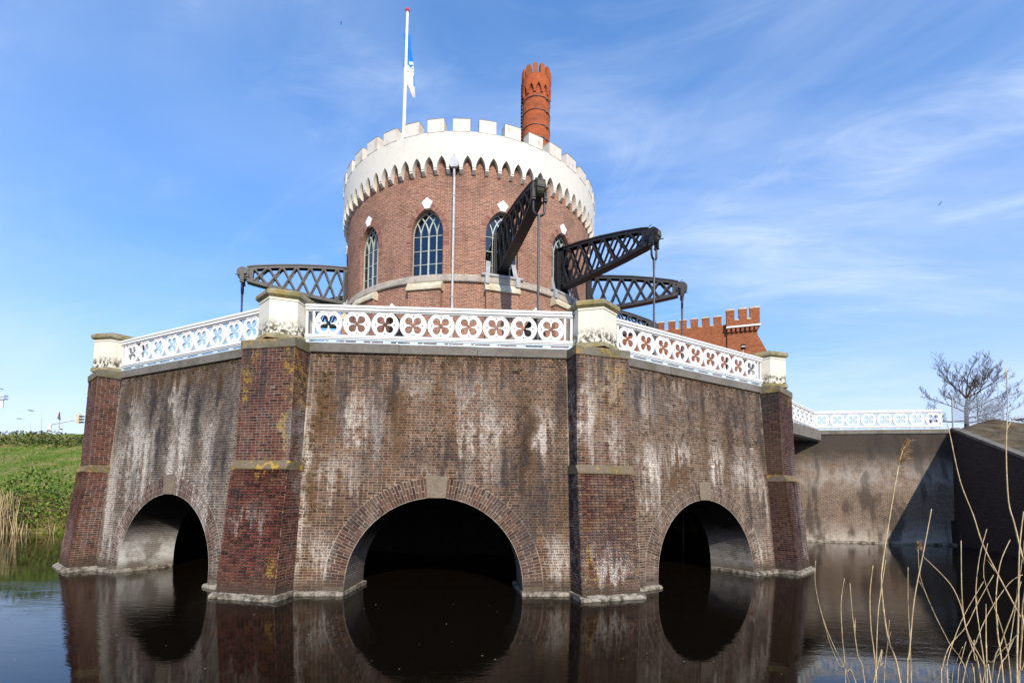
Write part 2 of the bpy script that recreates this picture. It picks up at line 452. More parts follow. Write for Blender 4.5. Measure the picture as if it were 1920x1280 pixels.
MS['zinc'] = flat_mat('zinc_pipe', (.42, .44, .46), .45, .15, 6)
MS['frame'] = flat_mat('grey_green_window_paint', (.40, .45, .41), .5, .12)
MS['shutter'] = flat_mat('dark_boards', (.022, .022, .024), .6, .4, 6)
MS['tower'] = brick_tex('tower_brick', (.33, .142, .088), (.165, .066, .045), (.44, .32, .24), .40, stain='tower', streak_amt=.35)
MS['tower_in'] = flat_mat('inner_plaster', (.20, .19, .18), .9, .2)
MS['arch_brick'] = None
MS['orange'] = brick_tex('orange_brick', (.38, .125, .052), (.24, .070, .032), (.30, .145, .08), .42, stain=None)
MS['chimney'] = brick_tex('chimney_brick', (.54, .130, .042), (.36, .075, .026), (.28, .11, .06), .45)
MS['chimney_top'] = stone('chimney_crown_brick', (.36, .095, .032), (.30, .13, .03), .5, .4, 2.0)
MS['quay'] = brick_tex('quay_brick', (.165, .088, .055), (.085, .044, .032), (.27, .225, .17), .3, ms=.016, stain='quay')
MS['wing'] = brick_tex('shaded_wing_brick', (.062, .044, .040), (.042, .030, .029), (.085, .074, .068), .35)  # wing wall's shade put into a darker copy of the brick
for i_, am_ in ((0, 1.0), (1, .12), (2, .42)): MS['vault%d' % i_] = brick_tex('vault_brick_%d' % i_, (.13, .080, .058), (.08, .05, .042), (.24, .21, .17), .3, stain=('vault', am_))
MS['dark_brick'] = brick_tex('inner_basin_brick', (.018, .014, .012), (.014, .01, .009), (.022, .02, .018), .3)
MS['wood'] = flat_mat('bark', (.075, .062, .05), .9, .4, 12)
MS['twig'] = flat_mat('twig_bark', (.085, .060, .040), .9, .3, 12)
MS['reed'] = flat_mat('dry_reed', (.50, .37, .20), .6, .3, 30)
MS['plume'] = flat_mat('reed_plume', (.25, .15, .075), .9, .4, 30)
MS['galv'] = flat_mat('galvanised_wire', (.30, .33, .36), .5, .15)
MS['lamp'] = flat_mat('grey_mast_paint', (.52, .57, .62), .5, .1)
MS['white'] = flat_mat('white_gloss', (.82, .82, .82), .4, .04)
MS['red'] = flat_mat('red_enamel', (.62, .03, .05), .4, .1)
MS['black'] = flat_mat('black_paint', (.015, .015, .016), .5, .2)
MS['blue_cloth'] = flat_mat('blue_flag_cloth', (.01, .20, .58), .8, .2, 4)
MS['white_cloth'] = flat_mat('white_flag_cloth', (.70, .70, .74), .8, .1, 4)
MS['pole'] = flat_mat('white_pole', (.82, .82, .83), .35, .04)

m = Mat('window_glass', .03, .5)
g = m.n('ShaderNodeBsdfGlossy'); g.inputs['Roughness'].default_value = .02; g.inputs['Color'].default_value = (.9, .95, 1, 1)
t_ = m.n('ShaderNodeBsdfTransparent'); t_.inputs['Color'].default_value = (.62, .68, .70, 1)
fr = m.n('ShaderNodeFresnel'); fr.inputs['IOR'].default_value = 1.9
ms_ = m.n('ShaderNodeMixShader'); m.nt.links.new(fr.outputs[0], ms_.inputs[0]); m.nt.links.new(t_.outputs[0], ms_.inputs[1]); m.nt.links.new(g.outputs[0], ms_.inputs[2])
m.nt.links.new(ms_.outputs[0], m.out.inputs[0]); MS['glass'] = m.mat

# water: dark, peaty, nearly still with breeze-ruffled patches
m = Mat('dark_canal_water', .015, .5)
m.col((.005, .0035, .002)); m.b.inputs['IOR'].default_value = 1.333
P = m.pos()
patch = m.rng(m.noise(m.scale(P, (.16, .26, 1)), 1.0, 3), .44, .64, .16, 1.0)
wv = m.noise(m.scale(P, (.9, 2.2, 1)), 2.6, 3, .55, .3); wv2 = m.noise(m.scale(P, (1.0, 1.8, 1)), 11, 3, .6)
h = m.math('MULTIPLY', m.math('ADD', wv, m.math('MULTIPLY', wv2, .35)), patch)
m.bump(h, .10, .05); MS['water'] = m.mat

m = Mat('rough_grass', .95, .1); P = m.pos()
n = m.noise(P, .35, 6, .62); n2 = m.noise(m.scale(P, (1, .5, 1)), 3.0, 6, .65)
c = m.ramp(m.math('ADD', m.math('MULTIPLY', n, .55), m.math('MULTIPLY', n2, .45)), [(.30, (.035, .07, .010)), (.43, (.095, .165, .018)), (.51, (.16, .20, .035)), (.57, (.28, .235, .09)), (.66, (.20, .16, .085))])
m.col(c); m.bump(m.noise(P, 9, 6, .7), .9, .15); MS['grass'] = m.mat
m = Mat('bare_earth', .95, .1); P = m.pos()
c = m.ramp(m.noise(P, 1.1, 7, .65), [(.3, (.045, .036, .022)), (.5, (.11, .082, .052)), (.62, (.16, .125, .08)), (.72, (.12, .115, .03))])
m.col(c); m.bump(m.noise(P, 6, 6, .7), .8, .12); MS['earth'] = m.mat
def leaf_mat(name, stops):
    m = Mat(name, .7, .25); m.col(m.ramp(m.island(), stops))
    m.b.inputs['Subsurface Weight'].default_value = 0.0
    return m.mat
MS['ivy'] = leaf_mat('ivy_leaves', [(0, (.035, .075, .008)), (.5, (.075, .145, .014)), (.85, (.14, .20, .025)), (1, (.20, .20, .03))])
MS['bramble'] = leaf_mat('bramble_leaves', [(0, (.03, .045, .012)), (.5, (.075, .11, .025)), (.85, (.15, .14, .05)), (1, (.26, .24, .04))])
MS['stem'] = leaf_mat('dead_stems', [(0, (.11, .05, .025)), (.5, (.18, .10, .05)), (1, (.33, .24, .13))])
MS['straw'] = leaf_mat('dry_reed_bed', [(0, (.25, .18, .09)), (.5, (.38, .29, .15)), (1, (.47, .38, .22))])
MS['dark_leaf'] = leaf_mat('evergreen_leaves', [(0, (.02, .03, .012)), (.6, (.045, .05, .02)), (1, (.10, .08, .03))])
MS['moss'] = leaf_mat('wall_moss', [(0, (.03, .022, .010)), (.6, (.06, .04, .015)), (1, (.10, .085, .02))])
MS['blade'] = leaf_mat('grass_blades', [(0, (.05, .10, .012)), (.6, (.10, .17, .02)), (.85, (.20, .20, .06)), (1, (.32, .26, .13))])

# ------------------------------------------------------------------ water and land
def sheet(name, pts, z, mat):
    b = MB(); b.face([(x, y, z) for x, y in pts]); return structure(b.build(name, mat))
sheet('water', [(-400, -60), (400, -60), (400, 60), (-400, 60)], 0.0, MS['water'])

Q1 = Vector((17.45, 26.95, 0)); Q2 = Vector((24.42, 25.75, 0)); Q0 = Vector((13.6, 27.61, 0))
WD = Vector((-.30, -1, 0)).normalized()          # wing wall direction, towards the camera side
def wing_z(d): return max(.7, 6.42-.385*d)

sheet('ground', [(-9, 27.5), (13.6, 27.9), (17.5, 27.3), (24.4, 26.1), (1500, 26.1), (1500, 2500), (-9, 2500)], 6.37, MS['earth'])
# grassy dike on the left
def bank_h(d):
    pts = [(-3, -1.2), (0, -.15), (.5, .7), (1.3, 2.1), (16, 6.15), (18, 6.9), (29, 8.9), (40, 8.95), (90, 8.7), (2400, 8.0)]
    for (a, za), (b_, zb) in zip(pts, pts[1:]):
        if d <= b_: return za+(zb-za)*(d-a)/(b_-a)
    return 8
rs = random.Random(3)
xs = [-1600, -700, -300, -150, -110]+[-90+1.0*i for i in range(83)]+[-7]
ds = [-3, -1, -.3, 0, .25, .5, .9, 1.3]+[2+.8*i for i in range(36)]+[32, 36, 40, 60, 90, 300, 2400]
def ybank(x): return 26.0-.02*(x+27)+.25*sin(x*.7)
b = MB(); n = len(ds)
vs = [(x, ybank(x)+d, bank_h(d)+(rs.uniform(-.10, .10) if 1 < d < 35 else 0)+.14*sin(x*.31+d*.4)*(1 if 1 < d < 30 else 0)) for x in xs for d in ds]
b.mesh(vs, [(i*n+j, (i+1)*n+j, (i+1)*n+j+1, i*n+j+1) for i in range(len(xs)-1) for j in range(n-1)])
structure(b.build('grass_bank', MS['grass'], smooth=True))
# earth slope beside and behind the wing wall
b = MB(); rs = random.Random(4)
dd = [i*.5 for i in range(23)]; xx = [.03, .3, .7, 1.2, 1.8, 2.5, 3.2, 4, 5, 6.5, 9, 14, 30, 120]
vs = []
for d in dd:
    for x in xx:
        p = Q2+WD*d
        k = min(1, x/4.5)
        z = wing_z(d)+.02+k*(.55*min(d, 3.2)*.55)+.16*sin(x*1.3+d)*min(1, x/2)*.5+(rs.uniform(-.05, .05) if x > .2 else 0)
        if d == 0: z = 6.44+.42*max(0, 1-abs(x-3.6)/2.4)
        vs.append((p.x+x, p.y+.02, z))
n = len(xx)
b.mesh(vs, [(i*n+j, i*n+j+1, (i+1)*n+j+1, (i+1)*n+j) for i in range(len(dd)-1) for j in range(n-1)])
# back side of the mound
vs = []
for d in (0, .8, 2.0, 3.5):
    for x in xx:
        z = 6.44+.42*max(0, 1-abs(x-3.6)/2.4)*(1-d/3.5)+(.45*sin(min(d, 1.6)/1.6*pi)*max(0, 1-abs(x-3.2)/2.6))
        vs.append((Q2.x+x, Q2.y+.02+d, z if d < 3.5 else 6.36))
b.mesh(vs, [(i*n+j, (i+1)*n+j, (i+1)*n+j+1, i*n+j+1) for i in range(3) for j in range(n-1)][::1])
structure(b.build('earth_slope', MS['earth'], smooth=True))
# near bank where the photographer stands
b = MB()
xs = [-60+4*i for i in range(31)]; pr = [(-40, 1.2), (.6, 1.0), (1.5, .45), (2.2, .03), (3.0, -.6)]
n = len(pr)
b.mesh([(x, y, z) for x in xs for y, z in pr], [(i*n+j, (i+1)*n+j, (i+1)*n+j+1, i*n+j+1) for i in range(len(xs)-1) for j in range(n-1)])
structure(b.build('near_bank', MS['earth'], smooth=True))

# ------------------------------------------------------------------ basin walls, brick by brick
AP0, AP1, ZW = 16.95, 16.50, 6.15
def ap(z): return AP0-(AP0-AP1)*z/6.2
RA, ZA, RO = 2.21, .20, 2.72                    # arch intrados, centre height, extrados
VS, VF = [], []
def brick_mesh():
    b = MB(); e = .025; f = .06
    bk = [(-.5, 0, -.5), (.5, 0, -.5), (.5, 0, .5), (-.5, 0, .5)]
    ft = [(-.5+e, 1, -.5+f), (.5-e, 1, -.5+f), (.5-e, 1, .5-f), (-.5+e, 1, .5-f)]
    return bk+ft, [(4, 5, 6, 7), (0, 1, 5, 4), (1, 2, 6, 5), (2, 3, 7, 6), (3, 0, 4, 7)]
BV, BF = brick_mesh()
CAMP = Vector((0, 0, 2.547))
class Bricks:
    """collects brick matrices; the ones that show largest become single parts, the rest one part"""
    def __init__(s): s.l = []
    def add(s, M, w, h):
        c = M.translation; nrm = Vector((M[0][1], M[1][1], M[2][1])).normalized(); d = CAMP-c
        sc = w*h*max(0.0, nrm.dot(d.normalized()))/d.length_squared
        s.l.append((sc, M))
    def make(s, parent, mat, limit=300, name='brick', big=None):
        s.l.sort(key=lambda q: -q[0])
        me = bpy.data.meshes.new('brick'); me.from_pydata(BV, [], BF); me.materials.append(mat)
        for sc, M in s.l[:limit]: inst(me, name, parent, M)
        rest = s.l[limit:]
        if rest:
            vs, fs = [], []
            for _, M in rest:
                k = len(vs); vs += [tuple(M @ Vector(v)) for v in BV]; fs += [tuple(i+k for i in f) for f in BF]
            m2 = bpy.data.meshes.new('brickwork'); m2.from_pydata(vs, [], fs); m2.materials.append(mat)
            o = bpy.data.objects.new('brickwork', m2); COL.objects.link(o); adopt(o, parent); o['kind'] = 'stuff'
def bmat(P, X, Y, Z, w, d, h):
    M = Matrix.Identity(4)
    for i in range(3):
        M[i][0] = X[i]*w; M[i][1] = Y[i]*d; M[i][2] = Z[i]*h; M[i][3] = P[i]
    return M
PITCH, JO = .0683, .0135
def courses(z0, z1):
    n = max(1, round((z1-z0)/PITCH)); p = (z1-z0)/n
    return [(z0+i*p, z0+(i+1)*p) for i in range(n)]
def lay(bs, x0, x1, row, rnd, put):
    """one course between x0 and x1 in cross bond: stretchers and headers alternate by row"""
    L = .222 if row % 2 else .112
    x = x0-(0 if row % 2 else 0)+(-.111 if row % 4 == 3 else 0)-rnd.uniform(0, .02)
    while x < x1-.02:
        a = max(x, x0); e = min(x+L, x1)
        if e-a > .035: put(a+JO/2, e-JO/2)
        x += L

PAL_C = [(0, (0.038, 0.022, 0.017)), (.25, (0.072, 0.033, 0.020)), (.55, (0.106, 0.047, 0.025)), (.8, (0.132, 0.064, 0.034)), (1, (0.187, 0.105, 0.059))]
PAL_L = [(0, (0.041, 0.032, 0.027)), (.35, (0.074, 0.050, 0.038)), (.7, (0.100, 0.065, 0.046)), (1, (0.148, 0.108, 0.081))]
PAL_R = [(0, (0.041, 0.026, 0.020)), (.3, (0.078, 0.042, 0.027)), (.65, (0.115, 0.062, 0.038)), (1, (0.172, 0.106, 0.070))]
PAL_B1 = [(0, (0.028, 0.016, 0.014)), (.25, (0.065, 0.022, 0.016)), (.6, (0.102, 0.031, 0.022)), (1, (0.133, 0.048, 0.031))]
PAL_B2 = [(0, (0.041, 0.022, 0.018)), (.3, (0.078, 0.031, 0.023)), (.65, (0.112, 0.051, 0.031)), (1, (0.153, 0.081, 0.046))]
PAL_B3 = [(0, (0.024, 0.012, 0.012)), (.4, (0.048, 0.019, 0.016)), (.8, (0.066, 0.029, 0.022)), (1, (0.096, 0.047, 0.035))]

PAL_V = {0: [(0, (.05, .035, .03)), (.5, (.10, .055, .042)), (1, (.15, .095, .075))], 1: [(0, (.038, .024, .022)), (.5, (.080, .042, .032)), (1, (.12, .066, .046))], 2: [(0, (.06, .04, .03)), (.5, (.11, .065, .048)), (1, (.17, .115, .085))]}
ST_C = [('w', -1.9, 4.35, .95, 1.0, 1.0), ('w', -.6, 5.5, 1.2, .7, .5), ('w', 1.1, 4.3, .95, .75, .85), ('w', 2.7, 4.35, .55, .6, .9), ('w', -2.3, 3.1, .8, .8, .55),
        ('w', .7, 5.3, 1.3, .6, .45), ('w', 3.1, 1.0, .5, .8, .7), ('w', -3.32, 3.0, .20, 3.6, .9), ('w', -2.9, 1.1, .6, .7, .6), ('w', 1.2, 3.4, 1.0, .7, .4), ('w', .1, 3.0, .9, .15, .6),
        ('d', 2.15, 3.7, .40, 2.3, 1.0), ('d', 2.95, 3.0, .7, 1.4, .95), ('d', .1, 3.4, 1.3, .7, .75), ('d', -2.3, 2.0, .7, 1.0, .6), ('d', 1.5, 2.9, .8, .6, .5), ('d', -1.6, 4.0, .35, 1.9, .6), ('d', -1.75, 3.2, .6, .6, .6), ('d', 2.6, 2.0, .9, 1.2, .7), ('d', -1.2, 5.0, .22, 1.4, .7), ('d', 3.2, 4.8, .35, 1.6, .8), ('d', 1.75, 3.0, .3, 1.2, .8), ('d', -2.5, 4.6, .28, 1.2, .7), ('d', -.3, 3.2, .5, .5, .6),
        ('r', -2.95, 4.7, .45, 1.4, .9), ('r', -1.05, 4.4, .45, 1.6, .75), ('r', -3.1, 2.3, .3, 1.6, .7), ('r', .0, 5.2, .6, .9, .45), ('r', 2.35, 4.0, .35, 2.0, .7), ('r', 3.2, 2.4, .4, 1.2, .4), ('r', 0, 6.05, 4, .25, .6), ('r', .4, 3.9, .5, .4, .5)]
ST_L = [('w', -1.9, 3.6, 1.6, 1.9, .85), ('w', .3, 3.7, .8, 1.9, .9), ('w', 1.7, 3.2, .5, 1.9, .6), ('w', -3.1, 2.6, .5, 3.2, .7), ('w', -2.4, 5.2, .5, .9, .6), ('w', -.2, 5.5, .35, .9, .9), ('w', 1.5, 2.2, .9, 1.1, .6), ('w', -2.6, 1.0, .9, .9, .6),
        ('d', -.75, 4.2, .45, 2.0, 1.0), ('d', .95, 4.6, .40, 1.6, .9), ('d', 2.3, 4.2, .45, 1.8, .9), ('d', -2.9, 4.9, .5, 1.0, .7), ('d', -1.5, 5.2, .4, 1.2, .8), ('d', 1.6, 5.4, .8, .8, .8), ('d', -3.1, 4.6, .3, 1.4, .7), ('d', .3, 5.3, .3, .9, .6), ('d', -1.9, 2.9, .35, 1.0, .5), ('d', 1.9, 3.4, .3, 1.2, .7),
        ('r', 0, 6.0, 4, .45, 1.0), ('r', -2.6, 5.7, .7, .5, .9), ('r', 1.6, 5.8, 1.2, .5, .8), ('y', -3.3, 3.0, .15, 3.0, .5)]
ST_R = [('w', -2.2, 3.5, .9, .9, 1.0), ('w', -.9, 4.0, .7, .5, .7), ('w', .7, 3.9, .7, .8, .8), ('w', 2.2, 3.6, .9, .9, .7), ('w', -2.3, 5.2, .8, .7, .5), ('w', 3.0, 2.5, .5, 1.5, .7), ('w', -1.0, 5.6, .7, .5, .5), ('w', 2.8, 1.0, .6, .8, .5), ('w', -2.4, 2.5, .5, .8, .6),
        ('d', -2.6, 5.4, .3, 1.0, .9), ('d', -1.6, 5.0, .4, .6, .6), ('d', 2.6, 1.9, .8, 1.0, .8), ('d', 1.9, 5.2, 1.0, .6, .8), ('d', .1, 5.5, .4, .8, .6), ('d', 1.4, 4.6, .35, 1.3, .7), ('d', 3.2, 4.5, .35, 1.5, .8), ('d', -.4, 5.0, .3, 1.1, .7), ('d', 2.4, 4.4, .3, 1.2, .7), ('d', -2.0, 5.3, .3, .9, .6), ('d', .9, 5.6, .3, .6, .6),
        ('r', 0, 4.25, 4, .22, .85), ('r', -1.2, 3.2, .9, .7, .9), ('r', .25, 4.2, .22, 1.7, .9), ('r', 1.15, 4.0, .22, 1.7, .9), ('r', 3.4, 3.2, .2, 2.8, .8), ('r', 0, 6.05, 4, .25, .7), ('r', -1.9, 4.0, .5, .4, .6)]
WALLS = [
 (0, 'weathered basin wall with the arch left of the central one, streaked grey and white', ST_L, PAL_L, (.25, .215, .17), dict(w=.20, d=.12)),
 (1, 'central basin wall with the widest black arch facing the water', ST_C, PAL_C, (.25, .195, .14), dict(w=.15, d=.14, r=.12)),
 (2, 'pinkish basin wall with the arch right of the central one, level brown band above it', ST_R, PAL_R, (.24, .20, .155), dict(w=.17, d=.14, r=.06)),
 (-1, 'far left basin wall turned away behind the leftmost buttress', ST_L, PAL_L, (.30, .28, .25), dict(w=.3, d=.2)),
 (3, 'far right basin wall turned away behind the rightmost buttress', ST_R, PAL_R, (.33, .30, .26), dict(w=.2, d=.2)),
]
def arch_pts(R, n=28, foot=-.6):
    return [(-R, foot)]+[(-R*cos(pi*i/n), ZA+R*sin(pi*i/n)) for i in range(n+1)]+[(R, foot)]
for k, label, stains, pal, mortar, prm in WALLS:
    a = faz(k); N = dR(a); T = dT(a); rnd = random.Random(100+k)
    lean = -(AP0-AP1)/6.2
    ZV = (UP+N*lean).normalized(); NV = (N-UP*lean).normalized()
    def P(u, z, d, N=N, T=T): return C+N*(ap(z)+d)+T*u+UP*z
    root = thing('basin_wall', label, 'brick wall', C+N*AP0)
    mb_, mm_ = masonry('wall_%d' % (k+5), a, stains, pal, mortar, prm)
    # mortar bed with the arch opening
    UM = ap(0)*TA+.02; UT = ap(ZW)*TA+.02
    b = MB(); hole = arch_pts(RA)
    outer = [(-UM, -.6)]+hole+[(UM, -.6), (UT, ZW), (-UT, ZW)]
    b.plate(outer, [], P, -.3, 0.0, sides=False, back=False)
    b.build('masonry', mm_, root)
    # barrel vault running in towards the pump wells
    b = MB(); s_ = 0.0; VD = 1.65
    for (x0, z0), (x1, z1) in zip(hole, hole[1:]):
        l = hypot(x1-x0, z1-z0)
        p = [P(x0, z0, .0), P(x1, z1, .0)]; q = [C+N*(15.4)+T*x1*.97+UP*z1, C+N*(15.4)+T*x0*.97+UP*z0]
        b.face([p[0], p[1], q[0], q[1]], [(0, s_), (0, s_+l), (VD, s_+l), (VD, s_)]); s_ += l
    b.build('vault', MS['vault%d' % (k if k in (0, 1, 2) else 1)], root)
    # keystone
    b = MB(); b.plate([(-.235, ZA+RA-.002), (.235, ZA+RA-.002), (.275, ZA+RO+.02), (0, ZA+RO+.06), (-.275, ZA+RO+.02)], [], P, -.05, .035); b.build('keystone', MS['keystone'], root)
    # coping stones
    L = ap(ZW)*TA-.62; js = [-L, -1.1+rnd.uniform(-.2, .2), 1.1+rnd.uniform(-.2, .2), L]
    for i in range(3):
        pr = .05+rnd.uniform(-.012, .02); z1 = ZC+rnd.uniform(-.006, .006)
        b = MB(); x0, x1 = js[i]+.006, js[i+1]-.006
        for (xa, xb) in ((x0, x1),):
            o = C+N*(ap(ZW)-.35)
            vs = []
            for x in (xa, xb):
                for dd_, z in ((0, 6.152), (.35+pr, 6.152), (.35+pr+.004, 6.17), (.35+pr, z1-.03), (.35+pr-.03, z1), (0, z1)):
                    vs.append(o+T*x+N*dd_+UP*z)
            b.mesh(vs, [(0, 1, 2, 3, 4, 5)[::-1], (6, 7, 8, 9, 10, 11)]+[(i_, i_+6, (i_+1) % 6+6, (i_+1) % 6)[::-1] for i_ in range(6)])
        b.build('coping_stone', MS['coping'], root)
    # waterline plinth either side of the arch
    b = MB()
    for sx in (-1, 1):
        us = [RA-.02+i*(UM-RA+.02)/10 for i in range(11)]
        pr = [(-.01, .10), (.085, .085), (.12, .05), (.13, -.5)]
        vs = []
        for u in us:
            j = rnd.uniform(-.012, .012)
            for d_, z in pr: vs.append(P(sx*u, z+j*(z > 0), d_+j))
        n = len(pr)
        fs = [(i*n+j, i*n+j+1, (i+1)*n+j+1, (i+1)*n+j) for i in range(10) for j in range(n-1)]
        if sx > 0: fs = [f[::-1] for f in fs]
        b.mesh(vs, fs)
        u = sx*(RA-.02); inn = [P(u, z, d_) for d_, z in pr]
        e = [C+N*15.5+T*u*.97+UP*z for d_, z in pr]
        for i_ in range(n-1):
            f = [inn[i_], e[i_]-T*sx*(.0 if i_ == 0 else .10), e[i_+1]-T*sx*.10, inn[i_+1]]
            b.face(f if sx < 0 else f[::-1])
    b.build('plinth', MS['plinth'], root)
    if k not in (0, 1, 2): continue
    # bricks
    bs = Bricks(); ring = Bricks()
    nz = lambda: rnd.uniform(-1, 1)
    def put_at(u, z, w, h, rot=0.0, dst=None):
        dep = .0045+rnd.uniform(-.003, .004)
        if rnd.random() < .0015: return                      # lost brick
        if rnd.random() < .03: dep = .0008
        X = T*cos(rot)+ZV*sin(rot); Z = ZV*cos(rot)-T*sin(rot)
        (dst or bs).add(bmat(P(u, z, -.002), (X+NV*nz()*.012), NV, Z, w, dep+.002, h), w, h)
    for row, (z0, z1) in enumerate(courses(.09, ZW-.004)):
        zm = (z0+z1)/2; lim = ap(zm)*TA-.80; h = z1-z0-JO
        dz = zm-ZA
        segs = [(-lim, lim)]
        if dz < RO:
            xr = sqrt(max(0, RO*RO-max(dz, 0)**2))+.012
            if dz > RO-.09: xr = max(xr, .3)
            segs = [(-lim, -xr), (xr, lim)]
        for x0, x1 in segs:
            lay(bs, x0, x1, row, rnd, lambda x, e: put_at((x+e)/2, zm, e-x, h))
    # voussoir rings
    n = 98
    for i in range(n):
        th = pi*(i+.5)/n
        if abs(th-pi/2) < .107: continue
        w = pi*((RA+RO)/2)/n
        splits = [RA+.006, RA+(RO-RA)*(.34 if i % 2 else .66), RO]
        for r0, r1 in zip(splits, splits[1:]):
            rm = (r0+r1)/2
            put_at(rm*cos(th), ZA+rm*sin(th), (pi*rm/n)-.012, r1-r0-.012, rot=th-pi/2, dst=ring)
    # the arch ring goes straight down to the plinth
    bs.make(root, mb_); ring.make(root, masonry('arch_ring_%d' % (k+5), a, stains, PAL_V[k], mortar, prm)[0], name='voussoir')
    # tufts of moss and small plants in the open joints
    b = MB()
    spots = [(rnd.uniform(-UT+.8, UT-.8), ZW-abs(rnd.gauss(0, .10))) for _ in range(150 if k == 0 else 95)]
    if k == 1:
        spots += [(-2.95+rnd.gauss(0, .12), rnd.uniform(4.2, 5.6)) for _ in range(40)]+[(-3.15+rnd.gauss(0, .1), rnd.uniform(1.8, 4.2)) for _ in range(26)]
        spots += [(2.15+rnd.gauss(0, .12), rnd.uniform(3.2, 5.0)) for _ in range(26)]+[(2.0, 5.75), (2.05, 5.72), (2.1, 5.78)]*3+[(rnd.uniform(-1.3, .4), rnd.uniform(3.5, 5)) for _ in range(22)]
    if k == 2: spots += [(rnd.uniform(-2.6, 3.3), 4.28+rnd.gauss(0, .05)) for _ in range(50)]+[(3.38+rnd.gauss(0, .05), rnd.uniform(.5, 5.5)) for _ in range(40)]
    for u, z in spots:
        r = rnd.uniform(.012, .05)
        for _ in range(6):
            c = P(u+rnd.gauss(0, r), z+rnd.gauss(0, r*.7), .012+rnd.uniform(0, r*.6)); s_ = r*rnd.uniform(.35, .8)
            q = Vector((nz(), nz(), nz())).normalized(); q2 = q.cross(NV).normalized()
            b.face([c+q*s_, c+q2*s_*.7, c-q*s_*.8, c-q2*s_*.6])
    b.build('moss', MS['moss'], root)['kind'] = 'stuff'

# ------------------------------------------------------------------ buttresses
BUT = [
 (0, 'leftmost stepped brick buttress beside the grassy bank', PAL_B1, (.20, .16, .125), dict(w=.12, d=.10), [('w', -.2, .9, 1.2, .9, .6), ('r', 0, .5, 2, .7, .5), ('y', -.2, 3.2, 1, .12, .8), ('y', 0, 5.9, 1, .3, .6)]),
 (1, 'red brick buttress left of the central arch with lichen on its ledge', PAL_B1, (.20, .155, .12), dict(w=.07, d=.16), [('y', .1, 3.2, .8, .15, .9), ('y', -.55, 5.6, .35, .7, .9), ('y', .7, 5.5, .3, 1.0, .9), ('y', .65, 4.3, .14, 1.2, .8), ('w', .8, 3.8, .35, 2.2, .5), ('w', -.1, 2.0, .7, .35, .6), ('r', .3, 2.9, .9, .5, .4), ('y', .65, .6, .25, .5, .9), ('d', .85, 4.2, .3, 1.6, .7), ('d', -.3, 5.2, .5, .9, .4)]),
 (2, 'ochre and red brick buttress right of the central arch', PAL_B2, (.20, .165, .12), dict(w=.16, d=.06), [('w', -.45, 4.8, .35, 1.5, .9), ('w', .3, 5.4, .6, .6, .4), ('w', .0, .9, .8, .5, .9), ('w', .35, 4.0, .3, .8, .5), ('y', .1, 5.2, .9, 1.1, .30), ('y', .45, 5.7, .5, .8, .65), ('y', -.4, .7, .3, .4, .8), ('r', 0, 2.4, .9, .5, .35), ('d', .1, 1.6, .8, .5, .3), ('d', -.85, 2, .12, 5, .9)]),  # dark strip down its left side is shade put into the colour
 (3, 'rightmost dark red buttress in front of the quay wall', PAL_B3, (.12, .09, .08), dict(w=.10, d=.45), [('w', .5, 2.4, .8, 2.2, .4), ('y', .6, 5.9, .7, .4, .8), ('y', .5, 3.15, .6, .15, .6), ('r', -.8, 3, .3, 3, .7), ('w', .6, .8, .8, .5, .5)]),
]
def bfront(z):
    if z < 3.05: return 17.95-.33*z/3.05
    return 17.53-.09*(z-3.3)/2.8
def bhalf(z): return .79 if z < 3.1 else .75
def rwall(z): return 17.28-.075*z
